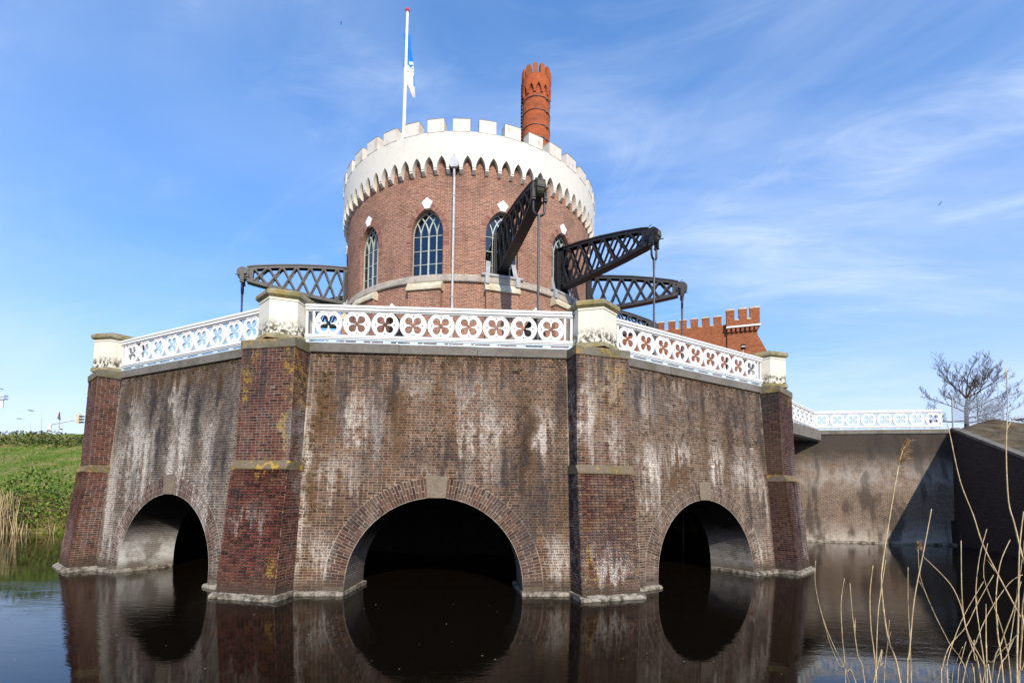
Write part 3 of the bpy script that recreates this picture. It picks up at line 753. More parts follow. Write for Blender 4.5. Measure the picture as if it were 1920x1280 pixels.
for k, label, pal, mortar, prm, st in BUT:
    a = kaz(k); Rv = dR(a); T = dT(a); rnd = random.Random(200+k)
    root = thing('buttress', label, 'buttress', C+Rv*17.4)
    mb_, mm_ = masonry('buttress_%d' % k, a, st, pal, mortar, prm)
    def P(r, s_, z, Rv=Rv, T=T): return C+Rv*r+T*s_+UP*z
    b = MB()
    for z0, z1 in ((-.6, 3.06), (3.28, 6.11)):
        f0, f1, h = bfront(z0), bfront(z1-.001), bhalf(z0)
        q0 = [P(16.2, -h, z0), P(f0, -h, z0), P(f0, h, z0), P(16.2, h, z0)]; q1 = [P(16.2, -h, z1), P(f1, -h, z1), P(f1, h, z1), P(16.2, h, z1)]
        for i in range(3): b.face([q0[i], q0[i+1], q1[i+1], q1[i]])
    b.build('masonry', mm_, root)
    def prism(name, mat, prof, h, sub=1, jit=0.0):
        """prof of (r,z) outline seen from the side, extruded across the width"""
        b = MB(); n = len(prof); xs_ = [-h+2*h*i/sub for i in range(sub+1)]
        vs = []
        for x in xs_:
            for r, z in prof:
                j = rnd.uniform(-jit, jit) if r > 17 else 0
                vs.append(P(r+j, x, z+j*.6))
        b.mesh(vs, [tuple(range(n))[::-1], tuple(range(sub*n, sub*n+n))]+[(s_*n+i, (s_+1)*n+i, (s_+1)*n+(i+1) % n, s_*n+(i+1) % n)[::-1] for s_ in range(sub) for i in range(n)])
        return b.build(name, mat, root)
    f = bfront(3.0)
    prism('ledge', MS['ledge'], [(16.6, 3.061), (f+.035, 3.061), (f+.035, 3.10), (bfront(3.31)+.0, 3.279), (16.6, 3.279)], .80, 8, .006)
    f = bfront(6.1)
    prism('cap_slab', MS['buttress_cap'], [(16.2, 6.112), (f+.022, 6.112), (f+.026, 6.31), (f+.01, 6.335), (16.2, 6.372)], .775, 6, .005)
    prism('plinth', MS['plinth'], [(16.4, -.5), (17.95+.12, -.5), (17.95+.12, .04), (17.95+.085, .075), (17.95-.01, .12), (16.4, .12)], .88, 14, .014)
    bs = Bricks()
    nz = lambda: rnd.uniform(-1, 1)
    for zlo, zhi in ((.11, 3.055), (3.285, 6.108)):
        for row, (z0, z1) in enumerate(courses(zlo, zhi)):
            zm = (z0+z1)/2; h = z1-z0-JO; hw = bhalf(zm); fr_ = bfront(zm)
            slope = (bfront(zm+.05)-bfront(zm-.05))/.1 if not 3.0 < zm < 3.3 else -.1
            ZV = (UP+Rv*slope).normalized(); NV = (Rv-UP*slope).normalized()
            def putf(x, e):
                if rnd.random() < .001: return
                dep = .0045+rnd.uniform(-.003, .004)
                bs.add(bmat(P(fr_-.002, (x+e)/2, zm), T+NV*nz()*.01, NV, ZV, e-x, dep+.002, h), e-x, h)
            lay(bs, -hw, hw, row, rnd, putf)
            for sd in (-1, 1):
                def puts(x, e):
                    dep = .0045+rnd.uniform(-.003, .004)
                    bs.add(bmat(P(fr_-(x+e)/2, sd*(hw-.002), zm), Rv*(-sd)*(-1 if sd < 0 else 1)*(1 if sd > 0 else 1), T*sd, UP, e-x, dep+.002, h), e-x, h)
                lay(bs, 0.0, fr_-rwall(zm)-.01, row+1, rnd, puts)
    bs.make(root, mb_)

# ------------------------------------------------------------------ white piers
def hexa(R): return [(R*cos(rad(30+60*i)), R*sin(rad(30+60*i))) for i in range(6)]
def hexlathe(b, prof, mi=0):
    for (r0, z0), (r1, z1) in zip(prof, prof[1:]):
        A, B = hexa(r0), hexa(r1)
        for i in range(6):
            j = (i+1) % 6
            b.face([(*A[i], z0), (*A[j], z0), (*B[j], z1), (*B[i], z1)])
    A = hexa(prof[-1][0]); b.face([(*p, prof[-1][1]) for p in A])
PL = {-1: 'white pier at the far left, hidden behind the leftmost white pier', 0: 'leftmost white hexagonal pier with a mossy cap',
      1: 'white hexagonal pier under the tip of the left beam, left of the central railing', 2: 'white hexagonal pier at the right end of the central railing, moss along its foot',
      3: 'rightmost white hexagonal pier on the dark red buttress', 4: 'white pier at the far right, hidden behind the tower terrace'}
def make_pier():
    r = thing('pier', '', 'pier', group='white piers of the basin')
    b = MB(); hexlathe(b, [(.68, 6.50), (.66, 6.55), (.65, 7.36), (.67, 7.365), (.675, 7.41), (.66, 7.42)]); b.build('shaft', MS['pier'], r)
    b = MB(); hexlathe(b, [(.72, 6.37), (.72, 6.45), (.70, 6.49), (.66, 6.501)]); b.build('foot', MS['cap'], r)
    b = MB(); hexlathe(b, [(.60, 7.421), (.675, 7.424), (.745, 7.48), (.75, 7.555), (.72, 7.60), (.56, 7.67), (.3, 7.68)]); b.build('cap', MS['cap'], r)
    return r
PR0 = None
def place(proto, label, loc, rz):
    return dup(proto, label, loc, rz)
for k in range(-1, 5):
    a = kaz(k); p = C+dR(a)*16.80
    rz = a-pi/2+pi/2                      # a flat side faces outwards
    if PR0 is None:
        PR0 = make_pier(); first = True
        PR0.matrix_basis = Matrix.Translation(p) @ Matrix.Rotation(a, 4, 'Z'); PR0['label'] = PL[k]
        for ch in PR0.children: ch.matrix_parent_inverse = Matrix.Identity(4)
    else: dup(PR0, PL[k], p, a)

# ------------------------------------------------------------------ white cast railings
def quatre(c=.165, q=.098, inner=.058, n=14):
    pts = []; fm = math.asin(q/c)
    for i in range(4):
        a = pi/4+i*pi/2
        pts.append((inner*cos(a-fm), inner*sin(a-fm)))
        # outline of the lobe
        st_ = pi/2+fm
        for j in range(n+1):
            t = -st_+2*st_*j/n
            pts.append((c*cos(a)+q*cos(a+t), c*sin(a)+q*sin(a+t)))
        pts.append((inner*cos(a+fm), inner*sin(a+fm)))
    return pts
def ring_mesh(R=.36):
    k = R/.36; b = MB(); N_ = 36
    outer = [(R*cos(2*pi*i/N_), R*sin(2*pi*i/N_)) for i in range(N_)]
    holes = [[(x*k, z*k) for x, z in quatre()]]
    for i in range(4):
        a = i*pi/2; rr, s_ = .245*k, .030*k
        tri = [(rr*1.08, -s_), (rr*1.08, s_), (rr-.035*k, 0)]
        holes.append([(x*cos(a)-y*sin(a), x*sin(a)+y*cos(a)) for x, y in tri])
    b.plate(outer, holes, ident, -.022, .022)
    # raised rim, front and back
    for sgn in (1, -1):
        prof = [(R-.055, .022), (R-.045, .036), (R-.012, .036), (R+.0, .022)]
        for (r0, d0), (r1, d1) in zip(prof, prof[1:]):
            for i in range(N_):
                t0, t1 = 2*pi*i/N_, 2*pi*(i+1)/N_
                f = [(r0*cos(t0), sgn*d0, r0*sin(t0)), (r0*cos(t1), sgn*d0, r0*sin(t1)), (r1*cos(t1), sgn*d1, r1*sin(t1)), (r1*cos(t0), sgn*d1, r1*sin(t0))]
                b.face(f if sgn < 0 else f[::-1])
    return b
def make_railing(L, n, R, strip=True, H=1.01):
    """x along, local -y outwards, z from the coping"""
    r = thing('railing', '', 'railing')
    zt = H; zb = .12
    b = MB()
    b.abox(-L/2, L/2, -.085, .085, zt-.055, zt); b.abox(-L/2, L/2, -.055, .055, zt-.085, zt-.055)
    b.abox(-L/2, L/2, -.075, .075, zt-.135, zt-.085); b.abox(-L/2, L/2, -.04, .04, zt-.17, zt-.135)
    b.build('handrail', MS['rail'], r)
    b = MB(); b.abox(-L/2, L/2, -.075, .075, zb+.035, zb+.10); b.abox(-L/2, L/2, -.055, .055, zb, zb+.035); b.build('bottom_rail', MS['rail'], r)
    if strip:
        b = MB(); b.abox(-L/2, L/2, -.035, .035, zb-.032, zb-.001); b.abox(-L/2, L/2, -.05, .05, .0, .034)
        m_ = max(2, round(L/.73)); st_ = L/m_
        for i in range(m_+1):
            x = -L/2+i*st_; b.abox(max(x-.10, -L/2), min(x+.10, L/2), -.03, .03, .034, zb-.032)
        b.build('slotted_strip', MS['strip'], r)
    zc = (zt-.15+zb+.085)/2; me = None
    p = 2*R+.012
    for i in range(n):
        x = (i-(n-1)/2)*p
        if me is None:
            o = ring_mesh(R).build('quatrefoil_panel', MS['rail'], r, M=Matrix.Translation((x, 0, zc))); me = o.data
        else: inst(me, 'quatrefoil_panel', r, Matrix.Translation((x, 0, zc)))
    for s_ in (-1, 1):
        b = MB(); x = s_*(n*p/2+.012)
        for q in (x, s_*(L/2-.03)): b.abox(q-.028, q+.028, -.03, .03, zb+.09, zt-.15)
        b.build('end_post', MS['rail'], r)
    return r
RLAB = {0: 'white quatrefoil railing left of the central one, rising towards the viewer', 1: 'central white quatrefoil railing in front of the round tower', 2: 'white quatrefoil railing right of the central one, in front of the orange building',
        -1: 'white quatrefoil railing at the far left, turned away behind the leftmost pier', 3: 'white quatrefoil railing at the far right, turned away behind the rightmost pier'}
RL0 = None
for k in (1, 0, 2, -1, 3):
    a = faz(k); p = C+dR(a)*(APR-.01)+UP*(ZC+.003)
    if RL0 is None:
        RL0 = make_railing(7.02, 9, .36); RL0['label'] = RLAB[k]; RL0['group'] = 'railings between the white piers'
        RL0.matrix_basis = Matrix.Translation(p) @ Matrix.Rotation(a, 4, 'Z')
        for ch in RL0.children: ch.matrix_parent_inverse = Matrix.Identity(4)
    else: dup(RL0, RLAB[k], p, a)

# ------------------------------------------------------------------ terrace deck and inner well wall
b = MB(); nS = 13
corn = [C+dR(kaz(k))*16.6 for k in range(-4, 9)]
inn = [C+dR(kaz(k))*(RT-.3) for k in range(-4, 9)]
for i in range(len(corn)):
    j = (i+1) % len(corn)
    b.face([inn[i]+UP*6.385, corn[i]+UP*6.385, corn[j]+UP*6.385, inn[j]+UP*6.385]); b.face([inn[i]+UP*6.05, inn[j]+UP*6.05, corn[j]+UP*6.05, corn[i]+UP*6.05])
structure(b.build('terrace', MS['coping']))
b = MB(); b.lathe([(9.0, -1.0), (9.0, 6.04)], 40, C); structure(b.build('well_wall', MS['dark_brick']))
b = MB()
for k in list(range(-4, -1))+list(range(4, 8)):
    a0, a1 = kaz(k), kaz(k+1)
    b.face([C+dR(a0)*17.2+UP*-1, C+dR(a1)*17.2+UP*-1, C+dR(a1)*16.9+UP*6.38, C+dR(a0)*16.9+UP*6.38])
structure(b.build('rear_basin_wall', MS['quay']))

# ------------------------------------------------------------------ round tower
MS['arch_brick'] = leaf_mat('window_arch_bricks', [(0, (.20, .085, .06)), (.5, (.31, .15, .105)), (1, (.38, .21, .15))])
tower = thing('engine_tower', 'round brick tower with a cream crenellated parapet and pointed windows', 'tower', C+UP*6.4)
WW, WS0, WSP, WAX = .80, 12.69, 14.72, 15.95
def pointed(x, w, sp, ax):
    h = ax-sp; r = (w*w+h*h)/(2*w); q = abs(x)+r-w
    return sp+sqrt(max(0, r*r-q*q))
wins = [kaz(k) for k in range(-3, 9)]
doors = [faz(0), faz(2), faz(4)]
holes = [(a, WW, WS0, WSP, WAX, .36) for a in wins]+[(a, .72, 6.38, 9.9, 11.15, .5) for a in doors]
edges = set()
ivs = []
for a, w, z0, sp, ax, dep in holes: ivs.append((a-w/RT, a+w/RT))
N_ = 240
for i in range(N_):
    e = -pi+2*pi*i/N_
    ok = True
    for lo, hi in ivs:
        for o in (-2*pi, 0, 2*pi):
            if lo-.004 < e+o < hi+.004: ok = False
    if ok: edges.add(round(e, 6))
NW = 18
wedge = {}
for a, w, z0, sp, ax, dep in holes:
    for i in range(NW+1):
        x = -w*cos(pi*i/NW); e = a+x/RT
        while e < -pi: e += 2*pi
        while e >= pi: e -= 2*pi
        edges.add(round(e, 6))
edges = sorted(edges)
def cq(b, a0, a1, R0, z00, z01, z10, z11):
    """wall quad between azimuths: bottoms z00,z01 tops z10,z11"""
    b.face([cylp(a0, R0, z00), cylp(a1, R0, z01), cylp(a1, R0, z11), cylp(a0, R0, z10)], [(a0*R0, z00), (a1*R0, z01), (a1*R0, z11), (a0*R0, z10)])
b = MB()
for i, e0 in enumerate(edges):
    e1 = edges[i+1] if i+1 < len(edges) else edges[0]+2*pi
    m_ = (e0+e1)/2; hs_ = []
    for a, w, z0, sp, ax, dep in holes:
        for o in (-2*pi, 0, 2*pi):
            if abs(m_+o-a) < w/RT: hs_.append((z0, pointed((e0+o-a)*RT, w, sp, ax), pointed((e1+o-a)*RT, w, sp, ax)))
    hs_.sort(); lo0 = lo1 = 6.38
    for z0, t0, t1 in hs_:
        if z0 > 6.5: cq(b, e0, e1, RT, lo0, lo1, z0, z0)
        lo0, lo1 = t0, t1
    cq(b, e0, e1, RT, lo0, lo1, 19.0, 19.0)
b.build('wall', MS['tower'], tower)
for a, w, z0, sp, ax, dep in holes:
    pts = [(-w, z0)]+[(-w*cos(pi*i/NW), pointed(-w*cos(pi*i/NW), w, sp, ax)) for i in range(NW+1)]+[(w, z0)]
    s_ = 0; b = MB()
    for (x0, y0), (x1, y1) in zip(pts, pts[1:]):
        l = hypot(x1-x0, y1-y0)
        b.face([cylp(a+x0/RT, RT, y0), cylp(a+x1/RT, RT, y1), cylp(a+x1/RT, RT-dep, y1), cylp(a+x0/RT, RT-dep, y0)], [(0, s_), (0, s_+l), (dep, s_+l), (dep, s_)]); s_ += l
    b.build('reveal', MS['tower'], tower)
for a in doors:
    b = MB(); b.plate([(-.72, 6.38), (.72, 6.38), (.72, 9.9), (.45, 10.75), (0, 11.15), (-.45, 10.75), (-.72, 9.9)], [], lambda x, z, d, a=a: C+dR(a)*(RT-.45+d)+dT(a)*x+UP*z, -.05, 0)
    b.build('door', MS['black'], tower)
b = MB(); b.lathe([(.01, 12.2), (RT-.02, 12.2)], 48, C); b.build('engine_floor', MS['shutter'], tower)
b = MB(); b.lathe([(RT+.2, 18.62), (.01, 18.9)], 48, C); b.build('roof', MS['zinc'], tower)
b = MB(); b.lathe([(1.5, 12.2), (1.5, 16.2), (1.2, 16.3), (.01, 16.3)], 24, C); b.build('steam_cylinder', MS['iron'], tower)
# string course
b = MB(); b.lathe([(RT-.02, 12.33), (RT+.10, 12.335), (RT+.125, 12.37), (RT+.125, 12.62), (RT+.07, 12.685), (RT-.36, 12.692)], 120, C); b.build('string_course', MS['ledge_stone'], tower)
# windows
def winfn(a, off): return lambda x, z, d: C+dR(a)*(RT-.30+off+d)+dT(a)*x+UP*z
RHO = (WW*WW+(WAX-WSP)**2)/(2*WW)
def inside(x, z): return abs(x) <= WW+1e-6 and z <= pointed(x, WW, WSP, WAX)+1e-6
proto_w = None
beam_ks = (2, 3, 4, 5, 6, 7, -1, -2, -3)
zr = [WS0+.05, 13.36, 14.02, WSP]
arcp = [(-WW*cos(pi*i/20), pointed(-WW*cos(pi*i/20), WW, WSP, WAX)) for i in range(21)]
wb = MB()
fl = lambda x, z, d: Vector((x, -d, z))
for (x0, z0), (x1, z1) in zip([(-WW, WS0)]+arcp, arcp+[(WW, WS0)]): wb.bar(fl(x0, z0, 0), fl(x1, z1, 0), .09, .09, (0, 1, 0))
wb.bar(fl(-WW, WS0+.03, 0), fl(WW, WS0+.03, 0), .08, .09, (0, 1, 0))
for x, w in ((-.4, .045), (0, .07), (.4, .045)): wb.bar(fl(x, WS0, .0), fl(x, WSP, .0), w, .07, (0, 1, 0))
for z in (13.36, 14.02, WSP): wb.bar(fl(-WW, z, -.004), fl(WW, z, -.004), .028, .05, (0, 1, 0))
for x0 in (-.4, 0, .4):
    for sg in (-1, 1):
        prev = None
        for i in range(15):
            t = 1.25*i/14; x = x0+sg*(RHO-RHO*cos(t)); z = WSP+RHO*sin(t)
            if not inside(x, z): break
            if prev: wb.bar(fl(*prev, 0), fl(x, z, 0), .045 if x0 else .06, .06, (0, 1, 0))
            prev = (x, z)
pane = MB(); pane.face([(-.19, 0, -.31), (.19, 0, -.31), (.19, 0, .31), (-.19, 0, .31)])
top = MB(); top.face([(x*.98, 0, z) for x, z in [(-WW, WSP+.01)]+arcp[1:-1]+[(WW, WSP+.01)]][::-1])
me_w = me_p = me_t = None
rnd = random.Random(9)
for i, a in enumerate(wins):
    Mw = Matrix.Translation(C+dR(a)*(RT-.30)) @ Matrix.Rotation(a, 4, 'Z')
    if me_w is None:
        w_ = wb.build('window', MS['frame'], tower, M=Mw); me_w = w_.data
    else: w_ = inst(me_w, 'window', tower, Mw)
    for cx_ in (-.6, -.2, .2, .6):
        for r_ in range(3):
            Mp = Mw @ Matrix.Translation((cx_, .01, (zr[r_]+zr[r_+1])/2)) @ Matrix.Rotation(rnd.gauss(0, .012), 4, 'Z') @ Matrix.Rotation(rnd.gauss(0, .012), 4, 'X')
            if me_p is None:
                o = pane.build('pane', MS['glass'], w_, M=Mp); me_p = o.data
            else: inst(me_p, 'pane', w_, Mp)
    Mt = Mw @ Matrix.Translation((0, .012, 0))
    if me_t is None:
        o = top.build('tracery_glass', MS['glass'], w_, M=Mt); me_t = o.data
    else: inst(me_t, 'tracery_glass', w_, Mt)
# keystones, brick arches, hoods and panels under the windows
for i, a in enumerate(wins):
    b = MB(); b.plate([(-.11, 15.90), (.11, 15.90), (.275, 16.20), (0, 16.43), (-.275, 16.20)], [], lambda x, z, d, a=a: cylp(a+x/RT, RT+d, z), -.1, .045); b.build('keystone', MS['white_stone'], tower)
    b = MB(); rr = random.Random(30+i)
    fnc = lambda x, z, d, a=a: cylp(a+x/RT, RT+d, z)
    for sg in (-1, 1):
        cxx = -sg*(RHO-WW); n = 22; tmax = math.acos((RHO-WW)/RHO)*.93
        for j in range(n):
            t0, t1 = tmax*j/n, tmax*(j+.82)/n
            for r0, r1 in ((RHO+.01, RHO+.13), (RHO+.142, RHO+.27)) if j % 2 else ((RHO+.01, RHO+.27),):
                q = [(cxx+sg*r*cos(t), WSP+r*sin(t)) for r, t in ((r0, t0), (r1, t0), (r1, t1), (r0, t1))]
                if sg < 0: q = q[::-1]
                b.plate(q, [], fnc, -.01, .010+rr.uniform(0, .006), back=False)
        for j in range(10):
            z0 = WSP-.068*(j+1); q = [(sg*(WW+.01), z0), (sg*(WW+.27), z0), (sg*(WW+.27), z0+.055), (sg*(WW+.01), z0+.055)]
            if sg < 0: q = q[::-1]
            b.plate(q, [], fnc, -.01, .008+rr.uniform(0, .005), back=False)
    b.build('brick_arch', MS['arch_brick'], tower)['kind'] = 'stuff'
    b = MB(); hw = .86
    prof = [(-.1, 12.325), (.14, 12.325), (.34, 12.05), (.34, 11.92), (.20, 11.885), (-.1, 11.885)]
    n = len(prof); vs = [cylp(a, RT, 0)+dR(a)*d+dT(a)*x+UP*z-dR(a)*.04 for x in (-hw, hw) for d, z in prof]
    b.mesh(vs, [tuple(range(n)), tuple(range(n, 2*n))[::-1]]+[(q, q+n, (q+1) % n+n, (q+1) % n) for q in range(n)]); b.build('hood', MS['hood_stone'], tower)
    b = MB(); o = C+dR(a)*(RT-.05); hw = .80
    q = [o-dT(a)*hw, o-dT(a)*hw+dR(a)*.25, o+dT(a)*hw+dR(a)*.25, o+dT(a)*hw]
    for j in range(3): b.face([q[j]+UP*6.38, q[j+1]+UP*6.38, q[j+1]+UP*11.886, q[j]+UP*11.886])
    b.build('brick_panel', MS['tower'], tower)
for a in doors:
    b = MB(); b.plate([(-.1, 11.1), (.1, 11.1), (.2, 11.38), (0, 11.58), (-.2, 11.38)], [], lambda x, z, d, a=a: cylp(a+x/RT, RT+d, z), -.1, .05); b.build('keystone', MS['white_stone'], tower)
# beam windows: dark boards and bearing brackets
for k in beam_ks:
    a = kaz(k); f = lambda x, r, z, a=a: C+dR(a)*r+dT(a)*x+UP*z
    b = MB()
    for s_ in (-1, 1):
        b.box(f(s_*.31, RT-.15, 13.75), dT(a)*.018, dR(a)*.26, UP*1.02); b.box(f(s_*.36, RT-.02, 13.75), dT(a)*.05, dR(a)*.02, UP*1.02)
    b.box(f(0, RT-.34, 13.8), dT(a)*.30, dR(a)*.015, UP*1.08)
    b.build('shutter', MS['shutter'], tower)
    for s_ in (-1, 1):
        b = MB(); b.bar(f(s_*.62, RT-.22, 13.50), f(s_*.74, RT+.17, 12.30), .22, .07, dR(a)); b.box(f(s_*.75, RT+.15, 12.45), dT(a)*.10, dR(a)*.10, UP*.20); b.build('bearing_bracket', MS['bracket'], tower)
    b = MB(); b.tube([f(-1.02, RT+.10, 12.70), f(1.02, RT+.10, 12.70)], .085, 10); b.build('bearing_shaft', MS['bracket'], tower)
# parapet on pointed arches
RP = RT+.26; NA = 78; step = 2*pi/NA; A0 = rad(3.56)
b = MB(); ow = .225; ZB = 17.66
for i in range(NA):
    ac = A0+i*step; hw = ow/RP
    es = [(ac-step/2, ZB), (ac-hw, ZB)]
    cols = [(ac-hw*cos(pi*j/12), pointed(-ow*cos(pi*j/12), ow, ZB+.01, 18.23)) for j in range(13)]
    seg = [(ac-step/2, ZB), (ac-hw, ZB)]+cols+[(ac+hw, ZB), (ac+step/2, ZB)]
    for (a0, z0), (a1, z1) in zip(seg, seg[1:]):
        if a1-a0 > 1e-6: b.face([cylp(a0, RP, z0), cylp(a1, RP, z1), cylp(a1, RP, 19.38), cylp(a0, RP, 19.38)])
        b.face([cylp(a0, RP, z0), cylp(a0, RT-.02, z0), cylp(a1, RT-.02, z1), cylp(a1, RP, z1)])
    b.face([cylp(ac-step/2, RP, 19.38), cylp(ac+step/2, RP, 19.38), cylp(ac+step/2, RP-.5, 19.39), cylp(ac-step/2, RP-.5, 19.39)])
    b.face([cylp(ac-step/2, RP-.5, 19.39), cylp(ac+step/2, RP-.5, 19.39), cylp(ac+step/2, RP-.5, 18.4), cylp(ac-step/2, RP-.5, 18.4)])
b.build('parapet', MS['parapet'], tower)
me = None
for i in range(NA):
    a = A0+(i+.5)*step; Mx = Matrix.Translation(C) @ Matrix.Rotation(a, 4, 'Z')
    if me is None:
        b = MB(); y0, y1 = -(RT-.03), -(RT+.235)
        vs = []
        for y, z0 in ((y0, 17.46), (-(RT+.08), 17.47), (y1, 17.58)): vs += [(-.08, y, z0), (.08, y, z0), (.08, y, 17.657), (-.08, y, 17.657)]
        b.mesh(vs, [(0, 1, 5, 4), (4, 5, 9, 8), (1, 2, 6, 5), (5, 6, 10, 9), (3, 0, 4, 7), (7, 4, 8, 11), (8, 9, 10, 11)])
        o = b.build('corbel', MS['parapet'], tower, M=Mx); me = o.data
    else: inst(me, 'corbel', tower, Mx)
me = []
for v in range(3):
    b = MB(); w = .40; t = .5; yb, yf = -(RP-.5), -(RP+.012); zt = 20.02+(v-1)*.014
    b.mesh([(-w, yb, 19.365), (w, yb, 19.365), (w, yf, 19.365), (-w, yf, 19.365), (-w, yb, zt), (w, yb, zt), (w, yf, zt-.03), (-w, yf, zt-.03)], [(3, 2, 6, 7), (1, 0, 4, 5), (0, 3, 7, 4), (2, 1, 5, 6)])
    b.mesh([(-w-.012, yb-.0+.012, zt), (w+.012, yb+.012, zt), (w+.012, yf-.014, zt-.032), (-w-.012, yf-.014, zt-.032), (-w*.97, yb-.02, zt+.06), (w*.97, yb-.02, zt+.06), (w*.97, yf+.03, zt+.02), (-w*.97, yf+.03, zt+.02)], [(3, 2, 6, 7), (1, 0, 4, 5), (0, 3, 7, 4), (2, 1, 5, 6), (4, 7, 6, 5), (0, 1, 2, 3)], 1)
    o = b.build('merlon', [MS['merlon'], MS['merlon_top']]); me.append(o.data); bpy.data.objects.remove(o)
for i in range(39):
    a = rad(1.25)+i*2*pi/39
    inst(me[i % 3], 'merlon', tower, Matrix.Translation(C) @ Matrix.Rotation(a, 4, 'Z'))
# rain pipe with its hopper
a = rad(-1.15); f = lambda x, r, z: C+dR(a)*r+dT(a)*x+UP*z
b = MB(); b.tube([f(0, RT+.24, 17.75), f(0, RT+.22, 17.5), f(0, RT+.16, 17.2), f(0, RT+.16, 6.5)], .055, 10)
for z in (8.2, 10.2, 11.6, 13.2, 14.8, 16.4): b.tube([f(0, RT+.16, z-.03), f(0, RT+.16, z+.03)], .075, 10); b.box(f(0, RT+.1, z), dT(a)*.02, dR(a)*.12, UP*.02)
b.build('rain_pipe', MS['zinc'], tower)
b = MB(); b.plate([(-.13, 17.62), (.13, 17.62), (.22, 17.72), (.22, 17.94), (.10, 18.06), (0, 18.26), (-.10, 18.06), (-.22, 17.94), (-.22, 17.72)], [], lambda x, z, d: f(x, RP+d, z), -.05, .10); b.build('hopper', MS['zinc'], tower)

# ------------------------------------------------------------------ lattice beams and pump rods
XT = [(5.5, 15.2), (7.4, 15.06), (8.6, 14.92), (9.8, 14.73), (11.0, 14.48), (11.9, 14.25), (12.2, 14.15)]
XB = [(5.5, 12.98), (7.4, 13.02), (8.6, 13.08), (9.8, 13.17), (11.0, 13.29), (12.0, 13.42), (12.2, 13.46)]
def interp(t, x):
    for (a, za), (b_, zb) in zip(t, t[1:]):
        if x <= b_: return za+(zb-za)*(x-a)/(b_-a)
    return t[-1][1]
BLAB = {2: 'lattice beam pointing at the viewer, its underside across the window right of the rain pipe', 3: 'black lattice beam reaching out to the right, the higher of the two seen side-on', 4: 'black lattice beam on the right whose tip stands lower, above the orange building',
        5: 'lattice beam whose tip just shows over the railing right of the central one', -1: 'black lattice beam reaching out from the left edge of the tower', -2: 'lattice beam mostly hidden behind the beam at the left edge of the tower'}
def make_beam():
    r = thing('lattice_beam', '', 'beam', group='lattice beams around the tower')
    nd = [7.15+.68*i for i in range(8)]
    for s_ in (-1, 1):
        b = MB(); y = s_*.15
        for t, o in ((XT, -.05), (XB, .06)):
            for (x0, z0), (x1, z1) in zip(t, t[1:]): b.bar((x0, y, z0+o), (x1, y, z1+o), .05, .16)
        for x0, x1 in zip(nd, nd[1:]):
            for za, zb in ((interp(XT, x0)-.06, interp(XB, x1)+.06), (interp(XB, x0)+.06, interp(XT, x1)-.06)):
                b.bar((x0, y, za), (x1, y, zb), .045, .10, (0, 0, 1)); b.bar((x0, y+s_*.03, za), (x1, y+s_*.03, zb), .06, .04)
            xm = (x0+x1)/2; zm = (interp(XT, x0)+interp(XB, x1)+interp(XB, x0)+interp(XT, x1))/4
            b.tube([(xm, y-.05, zm), (xm, y+.05, zm)], .075, 8); b.tube([(xm, y-.075, zm), (xm, y+.075, zm)], .03, 6)
        for x in nd:
            for z in (interp(XT, x)-.14, interp(XB, x)+.15): b.tube([(x, y-.04, z), (x, y+.04, z)], .07, 8)
        b.bar((7.35, y, 13.0), (7.35, y, 15.05), .05, .30, (1, 0, 0)); b.bar((12.0, y, 13.45), (12.0, y, 14.2), .06, .16, (1, 0, 0))
        b.build('lattice_plate', MS['iron'], r)
    b = MB()
    for (x0, z0), (x1, z1) in zip(XT, XT[1:]): b.bar((x0-.01, 0, z0+.03), (x1+.01, 0, z1+.03), .42, .06); b.bar((x0-.01, 0, z0-.015), (x1+.01, 0, z1-.015), .36, .03)
    b.build('top_flange', MS['iron'], r)
    b = MB()
    for (x0, z0), (x1, z1) in zip(XB, XB[1:]): b.bar((x0-.01, 0, z0-.03), (x1+.01, 0, z1-.03), .44, .06); b.bar((x0-.01, 0, z0+.015), (x1+.01, 0, z1+.015), .38, .03)
    b.build('bottom_flange', MS['iron'], r)
    b = MB(); b.tube([(12.33, -.17, 13.83), (12.33, .17, 13.83)], .27, 18); b.tube([(12.33, -.30, 13.83), (12.33, .30, 13.83)], .11, 12)
    b.tube([(12.33, -.215, 13.83), (12.33, -.17, 13.83)], .22, 18); b.tube([(12.33, .17, 13.83), (12.33, .215, 13.83)], .22, 18)
    for i in range(8):
        t = 2*pi*i/8
        for s_ in (-1, 1): b.tube([(12.33+.24*cos(t), s_*.16, 13.83+.24*sin(t)), (12.33+.24*cos(t), s_*.20, 13.83+.24*sin(t))], .03, 6)
    b.bar((12.2, -.22, 14.10), (12.45, -.30, 14.18), .02, .02); b.bar((12.45, .2, 13.70), (12.75, .24, 13.66), .03, .03)
    b.build('end_boss', MS['iron'], r)
    b = MB(); b.tube([(12.37, -.14, 13.83), (12.37, .14, 13.83)], .305, 20); b.build('end_cap', MS['iron_worn'], r, smooth=False)
    b = MB(); b.tube([(12.37, -.16, 13.83), (12.37, -.145, 13.83)], .32, 20); b.tube([(12.37, .145, 13.83), (12.37, .16, 13.83)], .32, 20)
    for t in (.5, -.35, 1.3): b.bar((12.37+.31*cos(t), -.17, 13.83+.31*sin(t)), (12.37+.31*cos(t), .17, 13.83+.31*sin(t)), .03, .03)
    b.build('end_strap', MS['iron'], r)
    return r
RODX = 12.42
RODL = {2: 'pump rod hanging from the beam that points at the viewer', 3: 'longer pump rod hanging from the higher beam on the right', 4: 'pump rod hanging from the lower beam on the right', 5: 'pump rod under the beam tip that just shows over the railing',
        -1: 'pump rod hanging from the tip of the beam at the left edge of the tower', -2: 'pump rod of the beam hidden behind the left one'}
